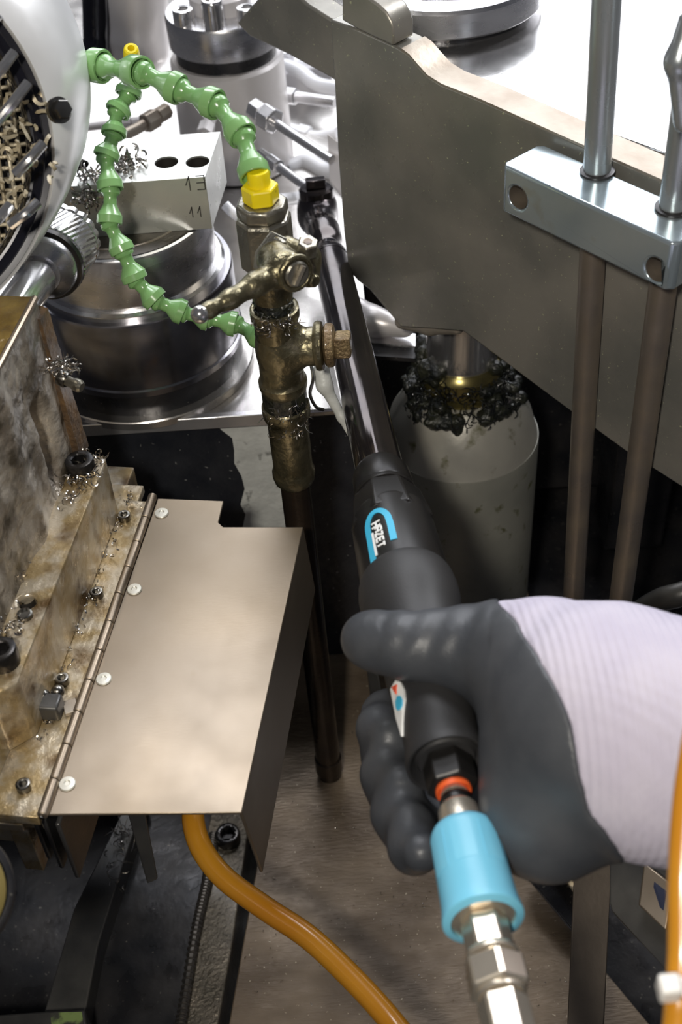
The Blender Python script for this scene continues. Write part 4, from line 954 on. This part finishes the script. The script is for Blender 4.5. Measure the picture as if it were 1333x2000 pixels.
# ================================================================== PERSON: gloved hand and forearm
def gp_(px, py, d, rpx): return P(px, py, d), RP(rpx, d)
def chain(rows, k=None):
    o = []; q = [gp_(*r) for r in rows]
    for i in range(len(q) - 1):
        c = (q[i][0], q[i + 1][0], q[i][1], q[i + 1][1]); o.append(c + ((k,) if k else ()))
    return o
cones = []
cones += chain([(1680, 1510, .545, 222), (1470, 1470, .540, 222), (1333, 1452, .545, 226), (1230, 1432, .553, 224), (1165, 1416, .560, 200), (1140, 1405, .570, 172)])   # forearm, wrist
cones += chain([(1140, 1345, .570, 170), (1062, 1296, .584, 128)], .02)      # knuckle of the thumb root
cones += chain([(1140, 1390, .575, 165), (1072, 1326, .590, 122), (1000, 1286, .597, 92)], .014)                  # thumb side of the palm
cones += chain([(1130, 1440, .572, 158), (1090, 1520, .562, 130), (1056, 1588, .556, 104)], .016)                 # heel of the palm
cones += chain([(1140, 1580, .560, 78), (1070, 1618, .556, 76), (1030, 1634, .566, 54)], .015)
cones += chain([(1055, 1315, .597, 98), (960, 1272, .605, 78), (880, 1264, .608, 62), (800, 1262, .612, 53), (736, 1252, .622, 46), (716, 1248, .627, 43)], .012)   # thumb
cones += chain([(1090, 1440, .610, 130), (1045, 1490, .645, 92), (1005, 1500, .672, 78)], .02)                    # palm behind the grip
# four fingers round the grip, tips coming back on the left
cones += chain([(1000, 1400, .665, 62), (905, 1385, .705, 46), (815, 1375, .715, 45), (757, 1398, .695, 44), (745, 1424, .668, 42), (762, 1440, .650, 36)], .006)
cones += chain([(990, 1460, .650, 60), (905, 1450, .692, 47), (815, 1450, .702, 48), (764, 1478, .674, 48), (758, 1514, .644, 45), (786, 1532, .620, 38)], .008)
cones += chain([(990, 1520, .630, 58), (910, 1520, .670, 46), (835, 1525, .682, 48), (783, 1552, .650, 49), (780, 1590, .620, 46), (805, 1608, .598, 39)], .008)
cones += chain([(1000, 1580, .605, 55), (925, 1590, .640, 43), (860, 1605, .650, 45), (812, 1630, .616, 46), (810, 1656, .590, 42), (824, 1664, .575, 36)], .008)
def wrinkles(X, v_):
    return v_
Vh, Fh = implicit(cones, .012, .0024)
c_px = np.array([pix(p) for p in Vh])
# black dip coating / lilac knit: the dip line runs across the thumb root and the heel of the hand
bl_y = [1100, 1186, 1215, 1245, 1290, 1340, 1400, 1460, 1520, 1570, 1610, 1640, 1658, 1800]
bl_x = [955, 985, 1010, 1030, 1058, 1088, 1112, 1126, 1135, 1148, 1168, 1192, 1212, 1260]
xb = np.interp(c_px[:, 1], bl_y, bl_x)
wv = .0006 * 2457 / c_px[:, 2] * np.sin(c_px[:, 1] * .09)
knit = c_px[:, 0] > xb + wv
# the far side of the hand (its back) is knit as well, apart from the fingers
back = (Vh - P(1040, 1420, .60)) @ unit(ray(1040, 1420)) > .055
fk = np.array([(knit[f].sum() >= 2) or (back[f].sum() >= 3 and (c_px[f, 0] > 960).all()) for f in Fh])
_cnt = {}
for q, kf in zip(Fh, fk):
    for i in range(4):
        k_ = (min(q[i], q[(i + 1) % 4]), max(q[i], q[(i + 1) % 4])); _cnt.setdefault(k_, []).append(kf)
_rim = [k_ for k_, v_ in _cnt.items() if len(v_) == 2 and v_[0] != v_[1]]
_nb = {}
for a, b in _rim: _nb.setdefault(a, []).append(b); _nb.setdefault(b, []).append(a)
for _ in range(14):
    _new = {a: Vh[a] * .4 + np.mean([Vh[b] for b in bs], axis=0) * .6 for a, bs in _nb.items()}
    for a, p in _new.items(): Vh[a] = p
person = thing('person', P(1060, 1560, .6), 'person in black-coated lilac knit work glove gripping the ratchet from the right', 'person')
def submesh(sel):
    fs = Fh[sel]; ids = np.unique(fs); mp = -np.ones(len(Vh), int); mp[ids] = np.arange(len(ids)); return Vh[ids], [tuple(q) for q in mp[fs]]
vn = np.zeros_like(Vh)
tri = Vh[Fh]; nf = np.cross(tri[:, 2] - tri[:, 0], tri[:, 3] - tri[:, 1])
for i in range(4): np.add.at(vn, Fh[:, i], nf)
vn /= np.linalg.norm(vn, axis=1)[:, None] + 1e-12
def smoothed(o, it=6):
    m = o.modifiers.new('relax', 'SMOOTH'); m.factor = .5; m.iterations = it; s = o.modifiers.new('sub', 'SUBSURF'); s.levels = 1; s.render_levels = 1
    o.data.polygons.foreach_set('use_smooth', [True] * len(o.data.polygons))
def skin(name, sel, material, label, lift, wave_fn=None):
    ids_f = Fh[sel]; ids = np.unique(ids_f); mp = -np.ones(len(Vh), int); mp[ids] = np.arange(len(ids))
    vv = Vh[ids] + vn[ids] * lift
    if wave_fn is not None: vv = vv + vn[ids] * wave_fn(Vh[ids])[:, None]
    fs = mp[ids_f]
    # close the rim inwards so the layer has an edge
    e = {}
    for q in fs:
        for i in range(4):
            k = (q[i], q[(i + 1) % 4]); e[k] = 1
    rim = [k for k in e if (k[1], k[0]) not in e]
    vl = list(vv); new = {}
    fl_ = [tuple(q) for q in fs]
    for a, b in rim:
        for x in (a, b):
            if x not in new: new[x] = len(vl); vl.append(Vh[ids[x]] - vn[ids[x]] * .0012)
        fl_.append((b, a, new[a], new[b]))
    me = bpy.data.meshes.new(name); c = np.mean(vl, axis=0); me.from_pydata((np.array(vl) - c).tolist(), [], fl_); me.validate(); me.materials.append(material)
    bm = bmesh.new(); bm.from_mesh(me); bmesh.ops.recalc_face_normals(bm, faces=bm.faces[:]); bm.to_mesh(me); bm.free()
    me.polygons.foreach_set('use_smooth', [True] * len(me.polygons))
    o = bpy.data.objects.new(name, me); COL.objects.link(o); set_parent(o, person, c); tag(o, label)
    s = o.modifiers.new('sub', 'SUBSURF'); s.levels = 1; s.render_levels = 1
    return o
def thumb_folds(X):
    q = np.array([pix(p) for p in X]); f = np.exp(-((q[:, 1] - 1240) / 60) ** 2) * ((q[:, 0] > 745) & (q[:, 0] < 960))
    return .0007 * np.sin(q[:, 0] * .11 + q[:, 1] * .05) * f
skin('glove_coating', ~fk, M_glove, 'matt black dipped palm, thumb and fingers', .0010, thumb_folds)
skin('knit_sleeve', fk, M_knit, 'ribbed lilac knit cuff', .0, lambda X: .00022 * np.sin(2 * math.pi * (X @ unit(P(1333, 1452, .545) - P(1100, 1400, .57))) / .0030))

# ================================================================== AMBER HOSES
hz = [(392, 1470, .93, 22), (380, 1560, .885, 22), (379, 1610, .865, 22), (397, 1662, .855, 22), (440, 1716, .845, 22.5), (520, 1775, .832, 23), (605, 1832, .818, 24), (690, 1912, .80, 25), (765, 1995, .78, 25.5), (850, 2110, .75, 26), (980, 2330, .72, 26), (1120, 2600, .70, 26)]
build('amber_hose', MB().tube(spline([P(*h[:3]) for h in hz], 10), .0079, 24), M_amber, label='amber plastic air hose curving out from under the cover', cat='hose')
hz = [(2100, 700, .52), (1800, 860, .49), (1560, 1040, .465), (1430, 1230, .45), (1372, 1400, .44), (1352, 1500, .435), (1340, 1600, .43), (1334, 1720, .425), (1334, 1860, .42), (1328, 1960, .415), (1318, 2080, .41), (1290, 2300, .42), (1240, 2600, .45)]
build('amber_hose', MB().tube(spline([P(*h) for h in hz], 10), RP(29, .425), 24), M_amber, label='amber plastic hose hanging at the right picture edge', cat='hose')
zt = thing('cable_tie', P(1328, 1935, .415), 'white cable tie around the amber hose at the right edge', 'tie')
tdir_ = unit(P(1328, 1960, .415) - P(1334, 1860, .42))
build('tie_loop', MB().lathe(P(1329, 1925, .416), tdir_, [(-.003, RP(30, .42)), (-.0025, RP(33, .42)), (.0025, RP(33, .42)), (.003, RP(30, .42))], 28), M_ziptie, zt)
build('tie_head', MB().box(P(1308, 1930, .410), (1, 0, 0), (0, 1, 0), ZUP, .0035, .0035, .004), M_ziptie, zt, bevel=.001)

# ================================================================== LOWER RIGHT FRAME
mb = MB().prism([P(1128, 1560, .86), P(1199, 1560, .86), P(1196, 1665, .85), P(1180, 2020, .80), P(1108, 2020, .80)], unit(ray(1150, 1850)) * .02)
build('flat_post', mb, M_post, label='brown flat steel post below the gloved wrist', cat='post', bevel=.001)
pn = thing('instrument_panel', P(1250, 1800, .75), 'grey panel with a small framed window below the gloved wrist', 'panel')
pp = [P(1192, 1570, .78), P(1345, 1570, .74), P(1345, 1945, .70), P(1312, 1904, .705), P(1208, 1794, .745), P(1197, 1780, .75), P(1192, 1764, .752)]
build('panel_sheet', MB().prism(pp, unit(ray(1250, 1750)) * .004), M_darkgrey, pn, bevel=.0008)
c4 = [P(1259, 1684, .738), P(1316, 1728, .724), P(1302, 1818, .712), P(1248, 1768, .728)]
cc = sum(c4) / 4; nn_ = -unit(ray(1280, 1750))
wf = build('window_frame', MB().prism([p + nn_ * .004 for p in c4], -nn_ * .006), M_steel, pn, bevel=.001)
build('window_pane', MB().prism([cc + (p - cc) * .42 + nn_ * .0052 + V_L * .002 for p in c4], -nn_ * .002), M_glass, pn, label='small dark window')
mb = MB().prism([P(1022, 1702, 1.0), P(1068, 1668, 1.0), P(1140, 1760, .985), P(1135, 1835, .965)], unit(ray(1080, 1740)) * .03)
build('frame_channel', mb, M_dark, label='black steel channel beside the bed plate edge', cat='channel', bevel=.001)
mb = MB().prism([P(1068, 1668, .98), P(1092, 1640, .98), P(1150, 1700, .97), P(1150, 1772, .96), P(1122, 1745, .965)], unit(ray(1100, 1700)) * .03)
build('frame_ledge', mb, M_ochre, label='brown ledge between the glove and the flat post', cat='ledge', bevel=.001)
build('small_bracket', MB().prism([P(716, 1300, 1.12), P(740, 1318, 1.12), P(752, 1392, 1.13), P(728, 1392, 1.14)], unit(ray(735, 1350)) * .02), M_darkgrey, label='small grey bracket on the bed plate left of the glove', cat='bracket', bevel=.001)
# grey clamp lever behind the tee
cones = [(P(628, 722, .845), P(634, 752, .848), RP(16, .85), RP(17, .85)), (P(634, 752, .848), P(668, 815, .855), RP(13, .85), RP(9, .85)), (P(668, 815, .855), P(690, 862, .862), RP(9, .85), RP(4, .85))]
V, Fc = implicit(cones, .003, .0012)
build('clamp_lever', (V, [tuple(q) for q in Fc]), M_zinc, label='worn grey tapered clamp lever behind the tee', cat='lever', angle=60)
build('twisted_wire', MB().tube(spline([P(608, 712, .84), P(612, 740, .838), P(606, 770, .84), P(618, 795, .845), P(632, 800, .85)], 8), .0012, 8), M_boltsteel, label='thin steel wire hanging beside the tee', cat='wire')

# ================================================================== BACKGROUND MACHINE
def zat(xy, py):
    z = ZT
    while pix((xy[0], xy[1], z))[1] > py and z < 1: z += .001
    return z
def column(name, label, cat, px, py, rows, mats, names):
    """upright turned body standing on the table; rows per part: (picture height of the axis, width px)"""
    b = Pz(px, py, ZT); root = thing(name, b, label, cat)
    for nm, rw, mt in zip(names, rows, mats):
        pr = []
        for y, w in rw:
            z = zat(b, y); pr.append((z - ZT, RP(w / 2, dep((b[0], b[1], z)))))
        build(nm, MB().lathe((b[0], b[1], ZT), ZUP, pr, 72), mt, root)
    return b
column('index_head', 'turned index head with a bright ring and dark groove at the back', 'head', 467, 312,
       [[(310, 216), (112, 222), (106, 212)], [(110, 196), (80, 196)], [(82, 206), (78, 216), (22, 224), (16, 218), (14, 150)], [(20, 120), (-15, 124), (-20, 110)]],
       [M_drum, M_dark, M_turned, M_drum], ['head_body', 'dark_groove', 'bright_ring', 'top_hub'])
ih = Pz(467, 312, ZT)
for k, (dx, dy) in enumerate([(-.034, -.03), (-.005, -.044), (.026, -.036), (.045, -.008)]):
    z = zat(ih, 16); c = np.array([ih[0] + dx, ih[1] + dy, z])
    o_ = socket_screw('head_screw', c, ZUP, .010, .014 + .012 * (k % 2), M_polish, label=['leftmost tall bright screw on the index head', 'second bright screw on the index head from the left', 'third bright screw on the index head from the left', 'rightmost bright screw on the index head'][k], cat='screw', group=None)
V, Fc = implicit([(P(268, -60, 1.26), P(268, 92, 1.30), RP(62, 1.28), RP(58, 1.28)), (P(268, 92, 1.30), P(262, 110, 1.305), RP(58, 1.28), RP(48, 1.28))], .01, .003)
dr = thing('motor_drum', P(260, 150, 1.3), 'satin grey rounded motor drum with black band behind the hoses', 'drum')
build('drum_shell', (V, [tuple(q) for q in Fc]), M_drum, dr, angle=60)
V, Fc = implicit([(P(186, -60, 1.28), P(190, 108, 1.32), RP(27, 1.3), RP(27, 1.3)), (P(200, 140, 1.33), P(190, 108, 1.32), RP(20, 1.3), RP(27, 1.3))], .01, .003)
build('drum_band', (V, [tuple(q) for q in Fc]), M_blackgloss, dr, label='black band', angle=60)
build('drum_seam', MB().tube([P(212, -60, 1.25), P(214, 110, 1.285)], .0022, 10), M_chrome, dr)
# hex fittings with thin tubes
def tube_fitting(pts, rpx, nut, label, material=M_fitting):
    q = [P(*p) for p in pts]; d = pts[0][2]; root = thing('tube_fitting', q[0], label, 'fitting')
    build('steel_tube', MB().tube(spline(q, 8), RP(rpx, d), 14), material, root)
    ax = unit(q[1] - q[0]); mb = MB(); hexprof(mb, q[0], ax, -.004, .012, RP(nut, d), ph=.3); build('tube_nut', mb, material, root, bevel=.001)
    mb = MB(); hexprof(mb, q[0], ax, -.020, -.005, RP(nut * .8, d), ph=.1); build('fitting_body', mb, material, root, bevel=.001)
    return root
tube_fitting([(521, 228, 1.16), (580, 268, 1.14), (648, 312, 1.12)], 9.5, 26, 'thin steel tube with hexagon nut running to the bracket edge')
tube_fitting([(532, 316, 1.17), (575, 348, 1.15), (626, 384, 1.13)], 9, 15, 'thin steel tube ending just above the ratchet head')
tube_fitting([(560, 186, 1.30), (600, 192, 1.29), (655, 200, 1.28)], 11, 17, 'pale horizontal tube with nut behind the bracket edge')
tube_fitting([(404, 250, 1.20), (396, 272, 1.19), (386, 300, 1.18)], 9, 18, 'short tube with nut above the drilled block', M_drum)
tube_fitting([(300, 232, 1.22), (270, 250, 1.21), (235, 268, 1.20)], 11, 20, 'dull brown tube and coupling left of the index head', M_flamecut)
tube_fitting([(245, 240, 1.28), (200, 245, 1.27), (160, 250, 1.26)], 8, 12, 'thin pale tube low behind the hanging green hose', M_drum)
tube_fitting([(590, 262, 1.36), (620, 270, 1.35), (660, 262, 1.34)], 14, 20, 'thick pale tube with nut low behind the bracket edge', M_clear)
def bent(pts, rpx, label, material=M_clear):
    build('plastic_tube', MB().tube(spline([P(*p) for p in pts], 10), RP(rpx, pts[0][2]), 16), material, label=label, cat='tube')
bent([(535, 392, 1.12), (575, 388, 1.16), (620, 380, 1.22), (655, 372, 1.3), (690, 372, 1.4)], 13, 'pale plastic tube lying behind the ratchet head')
bent([(548, 125, 1.40), (585, 140, 1.38), (620, 165, 1.36), (670, 175, 1.34)], 14, 'pale plastic tube under the slanted arm plate')
bent([(565, 330, 1.30), (600, 318, 1.30), (640, 335, 1.28), (680, 330, 1.26)], 17, 'thick pale tube loop between the two thin steel tubes')
bent([(440, 400, 1.04), (455, 415, 1.04), (475, 428, 1.04), (500, 440, 1.04)], 10, 'short pale tube behind the valve body')
for k, (x, y, d, s, lb) in enumerate([(588, 158, 1.42, .030, 'pale painted valve block under the arm plate'), (606, 232, 1.44, .024, 'pale painted valve block between tubes near the bracket edge'), (560, 292, 1.40, .020, 'small pale valve block behind the nearest thin tube'), (628, 300, 1.42, .026, 'pale valve block beside the bracket edge')]):
    c = P(x, y, d); vbk = thing('valve_block', c - ZUP * s, lb, 'block')
    build('block_body', MB().box(c, unit((.9, .3, 0)), unit((-.3, .9, 0)), ZUP, s, s * .8, s * .8), M_white_paint, vbk, bevel=.003)
    for j in (-1, 1): build('port_nut', hexprof(MB(), c + ZUP * s * .8 + np.array([s * .45 * j, 0, 0]), ZUP, 0, .012, .008), M_fitting, vbk)
build('grey_shield', MB().prism([P(640, 262, 1.12), P(672, 285, 1.12), P(690, 420, 1.14), P(644, 352, 1.14)], unit(ray(650, 330)) * .004), M_drum, label='thin grey shield sheet just left of the bracket edge', cat='shield', bevel=.0005)
# curved rim piece on the table right of the ring
V, Fc = implicit([(P(700, 600, 1.08), P(730, 628, 1.07), RP(20, 1.08), RP(26, 1.08)), (P(730, 628, 1.07), P(790, 640, 1.06), RP(26, 1.08), RP(20, 1.08))], .01, .003)
build('pale_casting', (V, [tuple(q) for q in Fc]), M_drum, label='pale rounded casting on the table between ratchet tube and cylinder', cat='casting', angle=60)

# ================================================================== SHAVINGS
def ppts(l): return [P(*q) for q in l]
chips('shavings', [Pz(x, y, .412) for x, y in [(150, 940), (160, 950), (170, 905), (185, 900), (140, 960), (178, 925), (150, 915)]], 120, .006, M_chip, 'silver shavings around the black screw on the housing foot', seed=2, spread=.004)
chips('shavings', ppts([(108, 726, .765), (120, 718, .765), (132, 722, .765), (142, 722, .765), (98, 722, .765)]), 110, .006, M_chip, 'silver shavings stuck above the grease nipple', seed=3, spread=.0022)
chips('shavings', ppts([(168, 372, .92), (175, 355, .92), (160, 390, .92), (178, 400, .92), (170, 345, .92)]), 110, .009, M_chip, 'bright curled shavings hanging by the chuck and block', seed=4, spread=.004, th=.0006)
chips('shavings', [va0 + vw * vt(y) + np.array([dx, -.018, 0]) for y in (600, 612, 775, 790, 815) for dx in (-.010, -.004, .004, .010)], 130, .006, M_chip, 'fine shavings stuck to the sludge on the pipe tee', seed=5, spread=.0025, th=.0002)
chips('shavings', [np.array([cyx + Rc * .66 * math.cos(a), cyy + Rc * .66 * math.sin(a), zk + z]) for a in (-2.6, -2.3, -2.0, -1.6, -1.2, -.9, -.6) for z in (.046, .058, .072)], 320, .009, M_chipdark, 'dark oily shavings clinging to the cylinder neck', seed=6, spread=.005, th=.0004)
chips('shavings', [L(-.018, b, .3605) for b in np.linspace(.05, .25, 16)] + [L(-.012, .245, .36), L(-.02, .262, .353)], 110, .005, M_chip, 'silver shavings scattered along the oily hinge leaf', seed=7, spread=.0025, zup=.0006)
chips('shavings', [L(-.0455, b, .411) for b in np.linspace(.07, .17, 12)] + [Pz(18, 1225, .411), Pz(8, 1240, .411), Pz(30, 1230, .411)], 150, .004, M_chip, 'bright wet shavings in the corner of the housing foot', seed=8, spread=.003, th=.0005)
chips('shavings', [Pz(x, y, .025) for x, y in [(240, 1640), (235, 1660), (228, 1690), (222, 1715), (245, 1625)]], 60, .012, M_chip, 'wet curled shavings on the dark strip below the cover', seed=9, spread=.005, th=.0003)
chips('shavings', [Pz(x, y, zT2 + .001) for x, y in [(235, 322), (250, 315), (262, 325), (240, 335)]], 70, .009, M_chip, 'pale shavings heap on the drilled block behind the hanging hose', seed=10, spread=.006, th=.0007)
chips('shavings', ppts([(30, 200, .715), (45, 240, .715), (20, 300, .715), (60, 340, .715), (15, 250, .715), (40, 320, .715), (10, 380, .715)]), 70, .008, M_mesh, 'tan wet chips caught inside the round cover', seed=11, spread=.010, th=.0010)
chips('shavings', [Pz(x, y, .0005) for x, y in [(690, 1390), (640, 1600), (700, 1700), (760, 1750), (820, 1850), (560, 1800), (640, 1900), (1040, 1900), (1060, 1960)]], 110, .003, M_chip, 'tiny shavings strewn over the brown bed plate', seed=12, spread=.035, th=.00022, zup=.0003)
